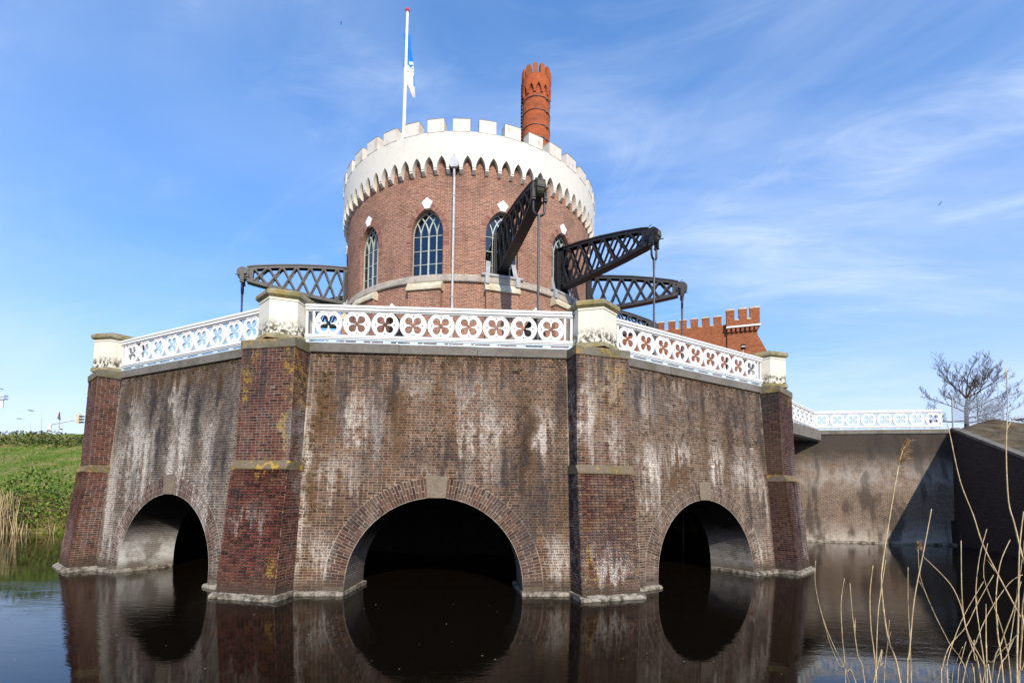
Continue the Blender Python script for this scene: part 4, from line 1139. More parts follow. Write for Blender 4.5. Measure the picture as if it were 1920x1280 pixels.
def make_rod():
    r = thing('pump_rod', '', 'pump rod', group='rods hanging from the beams')
    b = MB()
    for s_ in (-1, 1):
        b.bar((RODX, s_*.235, 13.98), (RODX, s_*.235, 13.30), .07, .10, (1, 0, 0))
        b.box((RODX, s_*.235, 13.55), (.09, 0, 0), (0, .055, 0), (0, 0, .16)); b.box((RODX, s_*.235, 13.32), (.10, 0, 0), (0, .07, 0), (0, 0, .03))
    pts = [(RODX, -.215, 13.34)]+[(RODX, -.215*cos(pi*i/10), 12.97-.215*sin(pi*i/10)) for i in range(11)]+[(RODX, .215, 13.34)]
    b.tube(pts, .048, 8); b.build('yoke', MS['iron'], r)
    b = MB(); b.tube([(RODX, 0, 12.80), (RODX, 0, 12.5), (RODX, 0, 12.3), (RODX, 0, -.6)], [.06, .055, .047, .047], 10); b.build('rod', MS['steel'], r)
    return r
B0 = R0_ = None
for k in (2, 3, 4, 5, -1, -2):
    rz = kaz(k)-pi/2
    if B0 is None:
        B0 = make_beam(); B0['label'] = BLAB[k]; B0.matrix_basis = Matrix.Translation(C) @ Matrix.Rotation(rz, 4, 'Z')
        R0_ = make_rod(); R0_['label'] = RODL[k]; R0_.matrix_basis = Matrix.Translation(C) @ Matrix.Rotation(rz, 4, 'Z')
        for q in (B0, R0_):
            for ch in q.children: ch.matrix_parent_inverse = Matrix.Identity(4)
    else:
        dup(B0, BLAB[k], C, rz); dup(R0_, RODL[k], C, rz)

# white guard rails on the terrace
def make_guard():
    r = thing('guard_rail', '', 'guard rail', group='low guard rails on the terrace')
    b = MB()
    for z in (.50, .95): b.abox(-3.2, 3.2, -.02, .02, z-.018, z+.018)
    b.build('bar', MS['white'], r)
    b = MB()
    for i in range(9):
        x = -3.2+.8*i; b.abox(x-.02, x+.02, -.02, .02, 0, .95)
        if i < 8: b.tube([(x+.02, 0, .10), (x+.2, 0, .34), (x+.42, 0, .46), (x+.62, 0, .50)], .014, 5)
    b.build('post', MS['white'], r)
    return r
G0 = None
GL = {1: 'low white bar rail on the terrace behind the central railing', 0: 'low white bar rail on the terrace behind the railing left of the central one', 2: 'low white bar rail on the terrace behind the railing right of the central one'}
for k in (1, 0, 2):
    p = C+dR(faz(k))*14.2+UP*6.39
    if G0 is None:
        G0 = make_guard(); G0['label'] = GL[k]; G0.matrix_basis = Matrix.Translation(p) @ Matrix.Rotation(faz(k), 4, 'Z')
        for ch in G0.children: ch.matrix_parent_inverse = Matrix.Identity(4)
    else: dup(G0, GL[k], p, faz(k))

# ------------------------------------------------------------------ flagpole and flag
fx, fy = -5.46, 22.0
r = thing('flagpole', 'white flagpole with a red tip standing on the tower', 'flagpole', (fx, fy, 17.6))
b = MB(); b.tube([(fx-.03, fy, 17.6), (fx-.02, fy, 20), (fx+.03, fy, 26.2)], [.09, .085, .058], 12); b.build('pole', MS['pole'], r, smooth=True)
b = MB(); b.lathe([(.02, 26.2), (.10, 26.22), (.11, 26.28), (.08, 26.36), (.01, 26.39)], 14, (fx+.03, fy, 0)); b.build('tip', MS['red'], r)
b = MB(); NX, NZ = 22, 40; vs = []
for j in range(NZ+1):
    t = j/NZ; z = 25.30-3.05*t
    xl = fx-.17+.03*t; wd = .34+.32*t
    if t > .78: xl += (t-.78)*1.5; wd *= 1-(t-.78)*2.3
    for i in range(NX+1):
        s_ = i/NX
        x = xl+wd*s_+.02*sin(9*t+3*s_); y = fy+.16+.09*sin(s_*9+t*2.5)*(.45+.55*t)+.03*sin(s_*19+4*t)
        vs.append((x, y, z-.28*s_*(.3+t)))
fs = []
for j in range(NZ):
    for i in range(NX): fs.append((j*(NX+1)+i, j*(NX+1)+i+1, (j+1)*(NX+1)+i+1, (j+1)*(NX+1)+i))
b.mesh(vs, fs)
for q in range(len(b.f)):
    j, i = divmod(q, NX); t = j/NZ+.10*(i/NX)
    m_ = 0 if t < .57 else 1
    if 17 <= j <= 18 and i > 12: m_ = 1
    if t > .72 and i > 18 and t < .90: m_ = 0
    if .60 < t < .612 or .66 < t < .672: m_ = 2
    if m_: b.m[q] = m_
fo = b.build('flag', [MS['blue_cloth'], MS['white_cloth'], MS['galv']], smooth=True)
tag(fo, 'limp blue and white flag hanging along the flagpole', 'flag')

# ------------------------------------------------------------------ chimney
cc = Vector((1.815, 41.28, 0)); rc = 1.275
r = thing('chimney', 'tall orange brick chimney with a crenellated crown behind the tower', 'chimney', cc+UP*6.4)
b = MB(); b.lathe([(1.40, 6.4), (rc, 33), (rc-.03, 38.3), (rc-.14, 38.36), (rc-.14, 39.9)], 40, cc); b.build('shaft', MS['chimney'], r)
RC2 = rc+.06; NAC = 12
b = MB(); st = 2*pi/NAC
for i in range(NAC):
    ac = st*i+.12; hw = st*.37; W_ = hw*RC2
    seg = [(ac-st/2, 38.35), (ac-hw, 38.35)]+[(ac-hw*cos(pi*j/8), pointed(-W_*cos(pi*j/8), W_, 38.36, 39.2)) for j in range(9)]+[(ac+hw, 38.35), (ac+st/2, 38.35)]
    cp = lambda a, R, z: cc+dR(a)*R+UP*z
    for (a0, z0), (a1, z1) in zip(seg, seg[1:]):
        if a1-a0 > 1e-6: b.face([cp(a0, RC2, z0), cp(a1, RC2, z1), cp(a1, RC2, 40.05), cp(a0, RC2, 40.05)], [(a0*RC2, z0), (a1*RC2, z1), (a1*RC2, 40.05), (a0*RC2, 40.05)])
        b.face([cp(a0, RC2, z0), cp(a0, rc-.15, z0), cp(a1, rc-.15, z1), cp(a1, RC2, z1)])
    b.face([cp(ac-st/2, RC2, 40.05), cp(ac+st/2, RC2, 40.05), cp(ac+st/2, RC2-.35, 40.05), cp(ac-st/2, RC2-.35, 40.05)])
    b.face([cp(ac+st/2, RC2-.35, 40.05), cp(ac-st/2, RC2-.35, 40.05), cp(ac-st/2, RC2-.35, 38.9), cp(ac+st/2, RC2-.35, 38.9)])
b.build('crown', MS['chimney'], r)
me = None
for i in range(NAC):
    a = st*i+.12+st/2; Mx = Matrix.Translation(cc) @ Matrix.Rotation(a, 4, 'Z')
    if me is None:
        b = MB(); b.box((0, -RC2+.16, 40.45), (.21, 0, 0), (0, .17, 0), (0, 0, .42)); b.box((0, -RC2+.16, 40.93), (.17, 0, 0), (0, .14, 0), (0, 0, .06)); o = b.build('merlon', MS['chimney_top'], r, M=Mx); me = o.data
    else: inst(me, 'merlon', r, Mx)
for z in (35.35, 36.75, 37.95, 34.2, 32.8):
    b = MB(); b.lathe([(rc, z-.026), (rc+.025, z-.026), (rc+.025, z+.026), (rc, z+.026)], 40, cc); b.box(cc+Vector((rc*.72, -rc*.72, z)), (.09, 0, 0), (0, .09, 0), (0, 0, .09)); b.build('iron_band', MS['iron'], r)
b = MB()
for z in [33+.32*i for i in range(22)]: b.box(cc+Vector((-rc-.06, -.25, z)), (.07, 0, 0), (0, .16, 0), (0, 0, .015))
b.build('climbing_irons', MS['iron'], r)
b = MB(); b.tube([cc+UP*40, cc+Vector((0, 0, 41.9))], .012, 5); b.build('lightning_rod', MS['galv'], r)

# ------------------------------------------------------------------ crenellated boiler house
Dn = Vector((17.50, 33.0, 0)); An = Vector((10.86, 35.3, 0)); fd = (Dn-An).normalized(); fn_ = Vector((fd.y, -fd.x, 0))
L0 = (Dn-An).length
r = thing('boiler_house', 'orange brick building with crenellations behind the railing on the right', 'building', An+UP*6.4)
def bp(s_, d, z): return An+fd*s_+fn_*d+UP*z
sT = L0-1.98
b = MB()
def wallbox(b, s0, s1, d0, d1, z0, z1): b.box(bp((s0+s1)/2, (d0+d1)/2, (z0+z1)/2), fd*(s1-s0)/2, fn_*(d1-d0)/2, UP*(z1-z0)/2)
wallbox(b, -6, sT, -8, 0, 6.3, 15.08); b.build('main_wall', MS['orange'], r)
b = MB(); wallbox(b, sT, L0, -8.02, .13, 6.3, 14.42); b.build('corner_turret', MS['orange'], r)
b = MB(); wallbox(b, sT-.06, L0+.14, -1.4, .32, 14.82, 15.22); b.build('turret_parapet', MS['orange'], r)
b = MB(); wallbox(b, sT-.07, L0+.17, -1.4, .37, 14.70, 14.819); b.build('white_string', MS['white_stone'], r)
for i in range(7):
    b = MB(); s_ = sT+.1+i*.30; wallbox(b, s_-.09, s_+.09, .10, .30, 14.40, 14.698); b.build('dentil', MS['orange'], r)
me = None
for i in range(13):
    s_ = sT-.62-i*.80
    b = MB(); wallbox(b, s_-.26, s_+.26, -.36, -.002, 15.06, 15.72); wallbox(b, s_-.28, s_+.28, -.38, .02, 15.721, 15.80)
    for q in range(6, 12): b.m[q] = 1
    b.build('merlon', [MS['orange'], MS['hood_stone']], r)
    b = MB(); wallbox(b, s_-.54, s_-.26, -.38, .02, 15.081, 15.15); b.build('embrasure_sill', MS['hood_stone'], r)
for s_, w in ((sT+.20, .27), (sT+1.03, .27), (L0-.18, .31)):
    b = MB(); wallbox(b, s_-w, s_+w, -.05, .315, 15.22, 15.98); wallbox(b, s_-w-.02, s_+w+.02, -.07, .335, 15.981, 16.10)
    for q in range(6, 12): b.m[q] = 1
    b.build('merlon', [MS['orange'], MS['hood_stone']], r)
for s_ in (sT+.615, sT+1.42):
    b = MB(); wallbox(b, s_-.14, s_+.14, -.05, .33, 15.221, 15.30); b.build('embrasure_sill', MS['hood_stone'], r)
b = MB(); q = [bp(L0, -.05, 6.3), bp(L0, -.05, 14.2), bp(L0+.30, -.05, 13.6), bp(L0+.95, -.05, 12.2), bp(L0+1.1, -.05, 6.3)]
b.mesh([p for p in q]+[p-fn_*.7 for p in q], [(0, 1, 2, 3, 4), (9, 8, 7, 6, 5)]+[(i, i+5, (i+1) % 5+5, (i+1) % 5) for i in range(5)]); b.build('side_buttress', MS['orange'], r)
# floodlight on its bracket
p = bp(L0-1.0, .62, 13.15)
r = thing('floodlight', 'small black floodlight fixed to the orange building above the railing', 'floodlight', p)
b = MB(); b.box(p, fd*.15, (fn_*.9+UP*-.3).normalized()*.09, (UP*.9+fn_*.3).normalized()*.19); b.build('housing', MS['black'], r)
b = MB(); b.box(p+fn_*.10+UP*.06, fd*.12, (fn_*.9+UP*.35).normalized()*.012, (UP*.9-fn_*.35).normalized()*.12); b.build('glass', MS['zinc'], r)
b = MB(); b.bar(p-UP*.15, p-UP*.55, .05, .05, fd); b.bar(p-UP*.5, p-fn_*.6-UP*.5, .05, .05); b.build('bracket', MS['zinc'], r)

# ------------------------------------------------------------------ quay wall, wing wall and their railing
qd = (Q2-Q1).normalized(); qn = Vector((qd.y, -qd.x, 0))
r = thing('quay_wall', 'weathered brick quay wall half in shadow beyond the rightmost buttress', 'brick wall', Q1)
b = MB()
def quad_v(b, p, q, z0, z1p, z1q, lean=.0, nrm=Vector((0, 0, 0))):
    L = (q-p).length
    b.face([p+UP*z0+nrm*lean, q+UP*z0+nrm*lean, q+UP*z1q, p+UP*z1p], [(0, z0), (L, z0), (L, z1q), (0, z1p)])
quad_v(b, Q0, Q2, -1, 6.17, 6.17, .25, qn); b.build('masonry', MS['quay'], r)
rnd = random.Random(5)
LQ = (Q2-Q1).length; s_ = -.9
while s_ < LQ-.05:
    e = min(s_+rnd.uniform(1.7, 2.3), LQ)
    b = MB(); m_ = Q1+qd*(s_+e)/2; b.box(m_-qn*.17+UP*(6.285+rnd.uniform(-.004, .004)), qd*((e-s_)/2-.006), qn*.24, UP*.115); b.build('coping_stone', MS['coping'], r); s_ = e
b = MB(); b.box((Q0+Q2)/2+qn*.27+UP*-.19, (Q2-Q0)/2, qn*.1, UP*.30)
b.build('plinth', MS['plinth'], r)
r = thing('wing_wall', 'dark shaded wing wall sloping down towards the viewer at the right edge', 'brick wall', Q2)
WN = Vector((-1, .30, 0)).normalized()
b = MB(); D_ = [0, 3, 6, 9, 12, 14.6]
for d0, d1 in zip(D_, D_[1:]):
    p, q = Q2+WD*d0, Q2+WD*d1
    b.face([p+UP*-1+WN*.12, q+UP*-1+WN*.12, q+UP*wing_z(d1), p+UP*wing_z(d0)], [(d0, -1), (d1, -1), (d1, wing_z(d1)), (d0, wing_z(d0))])
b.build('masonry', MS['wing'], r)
b = MB()
for d0, d1 in zip(D_, D_[1:]):
    p, q = Q2+WD*(d0+.004), Q2+WD*(d1-.004); b.bar(p+UP*(wing_z(d0)+.0)-WN*.12, q+UP*(wing_z(d1)+.0)-WN*.12, .36, .12)
b.build('coping_stone', MS['coping'], r)
b = MB(); b.tube([Q2+qn*.16+WN*.16+UP*-.5, Q2+qn*.16+WN*.16+UP*1.35], .14, 8); b.build('corner_post', MS['black'], r)  # black upright in the corner of quay and wing
# footbridge slab
r = thing('footbridge', 'footbridge slab with a dark underside between the rightmost buttress and the quay', 'footbridge', (14.5, 25, 6.2))
b = MB(); q = [Vector((12.3, 24.4, 0)), Vector((13.4, 23.0, 0)), Vector((17.75, 26.75, 0)), Vector((17.2, 27.6, 0)), Vector((12.9, 27.6, 0))]
for z0, z1, mt, nm in ((6.18, 6.40, 'coping', 'slab'), (5.72, 5.80, 'black', 'shaded_soffit')):  # black lower sheet stands for the shade under the slab
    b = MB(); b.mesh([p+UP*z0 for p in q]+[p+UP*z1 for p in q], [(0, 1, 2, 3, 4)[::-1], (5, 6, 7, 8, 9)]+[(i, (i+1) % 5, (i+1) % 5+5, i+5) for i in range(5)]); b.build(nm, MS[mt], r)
b = MB(); b.bar(q[1]+UP*5.99, q[2]+UP*5.99, .10, .38); b.build('girder', MS['coping'], r)
# railings on quay and bridge
RQ = make_railing(LQ-.55, 8, .40, H=1.10); tag(RQ, 'white quatrefoil railing along the quay wall at the right', 'railing')
for ch in RQ.children: ch.matrix_parent_inverse = Matrix.Identity(4)
RQ.matrix_basis = Matrix.Translation((Q1+Q2)/2-qd*.22+UP*6.405) @ Matrix.Rotation(atan2(qd.y, qd.x), 4, 'Z')
b1 = Vector((13.55, 23.15, 0)); b2 = Q1+Vector((.05, -.05, 0)); bd = (b2-b1).normalized()
RB = make_railing((b2-b1).length-.1, 6, .40, H=1.10); tag(RB, 'short white quatrefoil railing on the footbridge beside the rightmost buttress', 'railing')
for ch in RB.children: ch.matrix_parent_inverse = Matrix.Identity(4)
RB.matrix_basis = Matrix.Translation((b1+b2)/2+UP*6.405) @ Matrix.Rotation(atan2(bd.y, bd.x), 4, 'Z')
# small red triangle sign seen through the railing end
p = Q2-qd*.62-qn*.5+UP*6.4
r = thing('red_triangle', 'small red triangular board seen through the end of the quay railing', 'sign', p)
b = MB(); b.plate([(-.16, .15), (.16, .15), (-.12, .62)], [], lambda x, z, d: p+qd*x+UP*z-qn*d, -.01, .01); b.build('board', MS['red'], r)
b = MB(); b.abox(p.x-.01, p.x+.01, p.y-.01+.03, p.y+.01+.03, 6.38, 6.9); b.build('stake', MS['galv'], r)

# ------------------------------------------------------------------ wire mesh fence
FL = ['wire mesh fence panel nearest the end of the quay railing', 'wire mesh fence panel in front of the bare tree and the evergreen bush']
def fence(p, q, label, z0, z1):
    r = thing('mesh_fence', label, 'fence', p+UP*z0, group='wire mesh fence above the quay')
    d = (q-p); L = d.length; d /= L
    for e in (p, q):
        b = MB(); b.tube([e+UP*(z0-.4), e+UP*(z1+.05)], .035, 8); b.build('post', MS['galv'], r)
    b = MB(); n = int(L/.075)
    for i in range(n+1): b.bar(p+d*L*i/n+UP*(z0+.05), p+d*L*i/n+UP*z1, .009, .009)
    m_ = int((z1-z0)/.15)
    for i in range(m_+1):
        z = z0+.05+(z1-z0-.05)*i/m_; b.bar(p+UP*z, q+UP*z, .012, .012)
    b.build('wire_mesh', MS['galv'], r)
FA, FB, FC = Vector((25.05, 26.35, 0)), Vector((27.35, 27.2, 0)), Vector((29.7, 28.0, 0))
fence(FA, FB, FL[0], 6.85, 8.32); fence(FB, FC, FL[1], 6.95, 8.55)

# ------------------------------------------------------------------ bare tree
def tree(base, H, label, seed, spread=1.0):
    rn = random.Random(seed)
    root = thing('bare_tree', label, 'tree', base)
    tb = MB(); cb = MB()
    lead = [base+Vector((0, 0, -.6)), base+Vector((.03, 0, H*.16)), base+Vector((.06, .02, H*.30)), base+Vector((.02, 0, H*.42)), base+Vector((.12, 0, H*.55))]
    tb.tube(lead, [.17, .14, .125, .10, .07], 10); tb.build('trunk', MS['wood'], root, smooth=True)
    def grow(p, d, L, r, lev):
        n = 5; pts = [p]; q = d.copy()
        for i in range(n):
            q = (q+Vector((rn.gauss(0, .10), rn.gauss(0, .10), rn.gauss(.03, .07)+(.05 if lev else .02)))).normalized(); pts.append(pts[-1]+q*L/n)
        rs_ = [max(.0055, r*(1-.72*i/n)) for i in range(n+1)]
        cb.tube(pts, rs_, 5 if lev < 2 else 3, cap=False)
        if lev < 4:
            m_ = [6, 5, 4, 2][lev]
            for i in range(m_):
                t = .22+.78*(i+rn.random()*.6)/m_; j = min(n-1, int(t*n)); pp = pts[j].lerp(pts[j+1], t*n-j)
                ax = Vector((rn.gauss(0, 1), rn.gauss(0, 1), rn.gauss(0, .6))).normalized()
                nd = (q*.75+ax*.62+Vector((0, 0, .10))).normalized()
                grow(pp, nd, L*rn.uniform(.38, .58), max(.006, rs_[j]*.55), lev+1)
    for i in range(11):
        t = .2+.8*i/10; k = min(3, int(t*4)); pp = lead[1].lerp(lead[4], t)
        az = i*2.4+rn.uniform(-.4, .4); el = .02+.85*t*t+rn.uniform(-.08, .15)
        d = Vector((cos(az)*cos(el), sin(az)*cos(el)*.9, sin(el)))
        grow(pp, d, H*(.60-.10*t)*spread, .055-.02*t, 0)
    grow(lead[4], Vector((-.1, 0, 1)), H*.36, .05, 0); grow(lead[4], Vector((.55, .1, .9)).normalized(), H*.40, .05, 0); grow(lead[4], Vector((-.7, -.1, .8)).normalized(), H*.42, .05, 0); grow(lead[4], Vector((.9, -.2, .6)).normalized(), H*.40, .045, 0)
    cb.build('crown', MS['twig'], root)
tree(Vector((31.35, 32.0, 6.4)), 5.7, 'bare spreading tree behind the wire fence on the right', 21, .72)

def leaves(b, c, rx, ry, rz, n, s, rn, flat=0.0):
    for _ in range(n):
        while True:
            v = Vector((rn.uniform(-1, 1), rn.uniform(-1, 1), rn.uniform(-1, 1)))
            if v.length < 1: break
        v = v*(.55+.45*rn.random()) if rn.random() < .5 else v
        p = c+Vector((v.x*rx, v.y*ry, v.z*rz)); q = Vector((rn.gauss(0, 1), rn.gauss(0, 1), rn.gauss(0, 1))).normalized(); w = q.orthogonal().normalized()
        k = s*rn.uniform(.5, 1.2); b.face([p-q*k, p+w*k*.45, p+q*k, p-w*k*.45])
rn = random.Random(8)
r = thing('evergreen_bush', 'dense evergreen bush behind the fence, right of the bare tree', 'bush', (36.8, 36, 6.4))
b = MB()
for c_, s_ in (((36.8, 36, 9.35), (.85, .8, .95)), ((36.5, 36, 8.3), (.6, .6, .9)), ((37.2, 36, 8.2), (.55, .6, .9)), ((36.8, 36, 7.2), (.7, .7, .8))): leaves(b, Vector(c_), *s_, 420, .085, rn)
b.build('crown', MS['dark_leaf'], r)
b = MB(); b.tube([(36.8, 36, 6.3), (36.8, 36, 9)], [.12, .05], 7); b.build('trunk', MS['wood'], r)
SAP = [((39.3, 34, 6.4), 'thin sapling nearest the evergreen bush, at the right edge'), ((40.1, 34.6, 6.4), 'middle one of the thin saplings at the right edge'), ((41.0, 35.3, 6.4), 'outermost thin sapling at the right edge of the photo')]
for i, (p, lab) in enumerate(SAP):
    r = thing('sapling', lab, 'sapling', p, group='saplings beyond the earth slope'); p = Vector(p)
    b = MB(); b.tube([p, p+Vector((.03, 0, 1)), p+Vector((-.02, 0, 1.9+.2*i))], [.04, .03, .012], 6); b.build('trunk', MS['wood'], r)
    b = MB()
    for _ in range(26):
        z = rn.uniform(.5, 1.9); a = rn.uniform(0, 6.3); l = rn.uniform(.15, .45); o = p+UP*z
        b.tube([o, o+Vector((cos(a)*l, sin(a)*l, l*.8))], [.012, .006], 4, cap=False)
        leaves(b, o+Vector((cos(a)*l, sin(a)*l, l*.8)), .08, .08, .08, 3, .05, rn)
    b.build('crown', MS['twig'], r)

# ------------------------------------------------------------------ vegetation of the left bank
rn = random.Random(12)
b = MB()
for _ in range(15000):
    x = rn.uniform(-52, -13); t = rn.random()**.8; y0 = ybank(x)
    z = .25+3.0*t+.35*sin(x*1.1)*t+rn.gauss(0, .22); d = .25+1.5*t*t+rn.uniform(-.35, .45)
    lump = sin(x*1.7+z*1.3)+sin(x*.63-z*2.1+1)+sin(x*3.1+z*3)
    if z < 1.7 and rn.random() < .45+.3*sin(x*1.9)-(z-1.0)*.35: continue
    if lump < -1.35 and rn.random() < .75: continue
    p = Vector((x, y0+d-.35-.16*lump, z)); q = Vector((rn.gauss(0, 1), rn.gauss(0, .6), rn.gauss(-.3, 1))).normalized(); w = q.orthogonal().normalized(); w = (w+q.cross(w)*rn.uniform(-1, 1)).normalized(); k = rn.uniform(.05, .105)
    b.face([p-q*k, p+w*k*.7, p+q*k*1.1, p-w*k*.7])
o = b.build('ivy', MS['ivy']); tag(o, 'bright green ivy hanging over the water along the left bank', 'ivy', kind='stuff')
b = MB()
for _ in range(5200):
    x = rn.uniform(-52, -13); y0 = ybank(x); z = rn.uniform(.0, 2.0); p = Vector((x, y0+rn.uniform(-.25, .5)+z*.12, z)); q = Vector((rn.gauss(0, .9), rn.gauss(0, .3), rn.gauss(.4, .8))).normalized()
    pts = [p, p+q*rn.uniform(.15, .4), p+q*rn.uniform(.4, .7)+Vector((rn.gauss(0, .1), 0, rn.gauss(-.1, .1)))]
    b.tube(pts, rn.uniform(.006, .014), 3, cap=False)
o = b.build('dead_stems', MS['stem']); tag(o, 'tangle of brown dead stems under the ivy of the left bank', 'brushwood', kind='stuff')
b = MB()
for _ in range(260):
    x = rn.choice([rn.gauss(-28.0, .5), rn.gauss(-28.0, .5), rn.uniform(-50, -27.2), rn.gauss(-28.1, .3), rn.uniform(-27, -21)]); h_ = rn.uniform(.7, 2.5)*(1.0 if x < -26.9 else .42); p = Vector((x, ybank(x)-.35+rn.uniform(-.35, .3), -.05)); l = Vector((rn.gauss(0, .10), rn.gauss(0, .08), 1))
    w = rn.uniform(.012, .028); e = p+l*h_
    b.face([p-Vector((w, 0, 0)), p+Vector((w, 0, 0)), e+Vector((w*.5, 0, 0)), e-Vector((w*.5, 0, 0))])
    if rn.random() < .5:
        m_ = p+l*h_*.6; b.face([m_, m_+Vector((.02, 0, .03)), m_+Vector((rn.choice((-1, 1))*.25, 0, rn.uniform(-.1, .3)))])
o = b.build('reed_bed', MS['straw']); tag(o, 'dry straw coloured reeds standing in the water along the left bank', 'reeds', kind='stuff')
b = MB()
for _ in range(11000):
    x = rn.uniform(-75, -13); d = 1.5+rn.random()*27; p = Vector((x, ybank(x)+d, bank_h(d)-.05)); h_ = rn.uniform(.10, .32)*(1.3 if rn.random() < .15 else 1); w = rn.uniform(.02, .06)
    e = p+Vector((rn.gauss(0, .1), rn.gauss(0, .1), h_)); b.face([p-Vector((w, 0, 0)), p+Vector((w, 0, 0)), e])
o = b.build('grass', MS['blade']); tag(o, 'rough grass on the slope of the dike', 'grass', kind='stuff')
b = MB()
for _ in range(9500):
    x = rn.uniform(-85, -14); u = rn.random(); d = 16.2+2.6*u; z = bank_h(d)+rn.random()*(1.05+.3*sin(x*.8)+.25*sin(x*2.1))*(1-.3*u); p = Vector((x, ybank(x)+d, z)); q = Vector((rn.gauss(0, 1), rn.gauss(0, 1), rn.gauss(0, 1))).normalized(); w = q.orthogonal().normalized(); k = rn.uniform(.07, .17)
    b.face([p-q*k, p+w*k*.6, p+q*k, p-w*k*.6])
o = b.build('bramble_hedge', MS['bramble']); tag(o, 'low dark bramble hedge along the upper slope of the dike', 'hedge', kind='stuff')

b = MB()
for _ in range(150):
    x = rn.uniform(-14, 16); y = rn.uniform(6.5, 11) if rn.random() < .7 else rn.uniform(12, 25)
    if abs(x) < 13 and y > 10.4 and y > 11+abs(x)*.1: continue
    k = rn.uniform(.006, .022); a = rn.uniform(0, 6.3); p = Vector((x, y, .004)); u_ = Vector((cos(a), sin(a), 0))*k; v_ = Vector((-sin(a), cos(a), .15))*k*.5
    b.face([p-u_, p+v_, p+u_, p-v_])
o = b.build('floating_debris', MS['straw']); tag(o, 'specks of straw and leaf floating on the dark water', 'debris', kind='stuff')

# ------------------------------------------------------------------ street furniture on the dike
GZ = 8.85
def street_lamp(x, y, zt, arm, label):
    r = thing('street_lamp', label, 'street lamp', (x, y, GZ), group='street lamps beyond the dike')
    b = MB(); b.tube([(x, y, GZ-.3), (x, y, zt-1), (x-.15, y, zt-.45), (x-arm*.5, y, zt-.12), (x-arm, y, zt)], [.06, .05, .045, .04, .035], 8); b.build('mast', MS['lamp'], r)
    b = MB(); b.tube([(x-arm+.1, y, zt-.02), (x-arm-.25, y, zt+.03), (x-arm-.85, y, zt+.11), (x-arm-.95, y, zt+.12)], [.05, .13, .11, .03], 8); b.build('lamp_head', MS['galv'], r)
street_lamp(-71.2, 70, 14.15, 1.25, 'nearer of the two curved street lamps beyond the dike, left of the red triangle')
street_lamp(-93.7, 90, 15.85, 1.7, 'farther of the two curved street lamps beyond the dike, lower in the picture')
r = thing('warning_sign', 'red and white triangular warning sign turned almost edge-on above the dike', 'sign', (-59.3, 60.6, GZ))
b = MB(); b.tube([(-59.3, 60.63, GZ-.2), (-59.3, 60.63, 12.4)], .035, 8); b.build('pole', MS['galv'], r)
sv = Vector((cos(rad(118)), sin(rad(118)), 0)); nn = Vector((sv.y, -sv.x, 0)); pc = Vector((-59.3, 60.55, 11.5))
for nm, mt, s_, dd_, zo in (('border', 'red', .62, 0.0, 0.0), ('field', 'white', .36, .015, .14)):
    b = MB(); b.plate([(-s_, 0), (s_, 0), (0, s_*1.72)], [], lambda x, z, d: pc+sv*x+UP*(z+zo)+nn*(d+dd_), -.012, .012); b.build(nm, MS[mt], r)
b = MB(); b.plate([(-.05, .30), (.05, .30), (.05, .62), (-.05, .62)], [], lambda x, z, d: pc+sv*x+UP*z+nn*(d+.034), -.004, .004); b.build('symbol', MS['black'], r)
r = thing('traffic_light_mast', 'white mast with a long arm carrying a traffic light over the road beyond the dike', 'traffic light', (-59.85, 60, GZ))
b = MB(); b.tube([(-59.85, 60, GZ-.3), (-59.85, 60, 10.78)], .16, 10); b.build('mast', MS['white'], r)
b = MB(); b.tube([(-60.0, 60, 10.72), (-56.4, 60, 11.40), (-54.6, 60, 11.62)], [.10, .085, .07], 8); b.build('arm', MS['lamp'], r)
b = MB(); b.plate([(-.30, -.55), (.30, -.55), (.42, -.1), (.32, .62), (0, .82), (-.32, .62), (-.42, -.1)], [], lambda x, z, d: Vector((-56.1+x, 59.9-d, 11.45+z)), -.03, .03); b.build('backboard', MS['hood_stone'], r)
b = MB()
for z in (11.05, 11.42, 11.80): b.box((-55.75, 59.9, z), (.28, 0, 0), (0, .1, 0), (0, 0, .08))
b.build('signal_hood', MS['black'], r)
r = thing('marker_post', 'small black and white marker right of the traffic light mast', 'marker post', (-58.4, 60, GZ))
for i, mt in enumerate(('black', 'white', 'black')):
    b = MB(); z0 = 9.60+(0, .14, .44)[i]; z1 = 9.60+(.14, .44, .60)[i]; b.lathe([(.01, z0), (.13, z0), (.13, z1), (.01, z1)], 10, (-58.4, 60, 0)); b.build('band', MS[mt], r)
b = MB(); b.tube([(-58.4, 60, GZ-.2), (-58.4, 60, 9.6)], .05, 8); b.build('post', MS['lamp'], r)
r = thing('road_sign_board', 'cropped white and red road sign under grey slats at the left edge', 'sign', (-66.9, 60, GZ))
b = MB(); b.box((-67.2, 60, 13.35), (1.1, 0, 0), (0, .05, 0), (0, 0, .52)); b.build('board', MS['white'], r)
b = MB()
for i in range(4): b.box((-66.02, 59.94, 12.95+i*.25), (.06, 0, 0), (0, .01, 0), (0, 0, .07))
b.build('red_marks', MS['red'], r)
for z in (14.0, 14.38):
    b = MB(); b.box((-66.9, 60, z), (1.15, 0, 0), (0, .25, 0), (.0, 0, .10)); b.build('slat', MS['lamp'], r)
b = MB(); b.tube([(-67.6, 60.2, GZ-.3), (-67.6, 60.2, 14.6)], .11, 8); b.build('post', MS['lamp'], r)

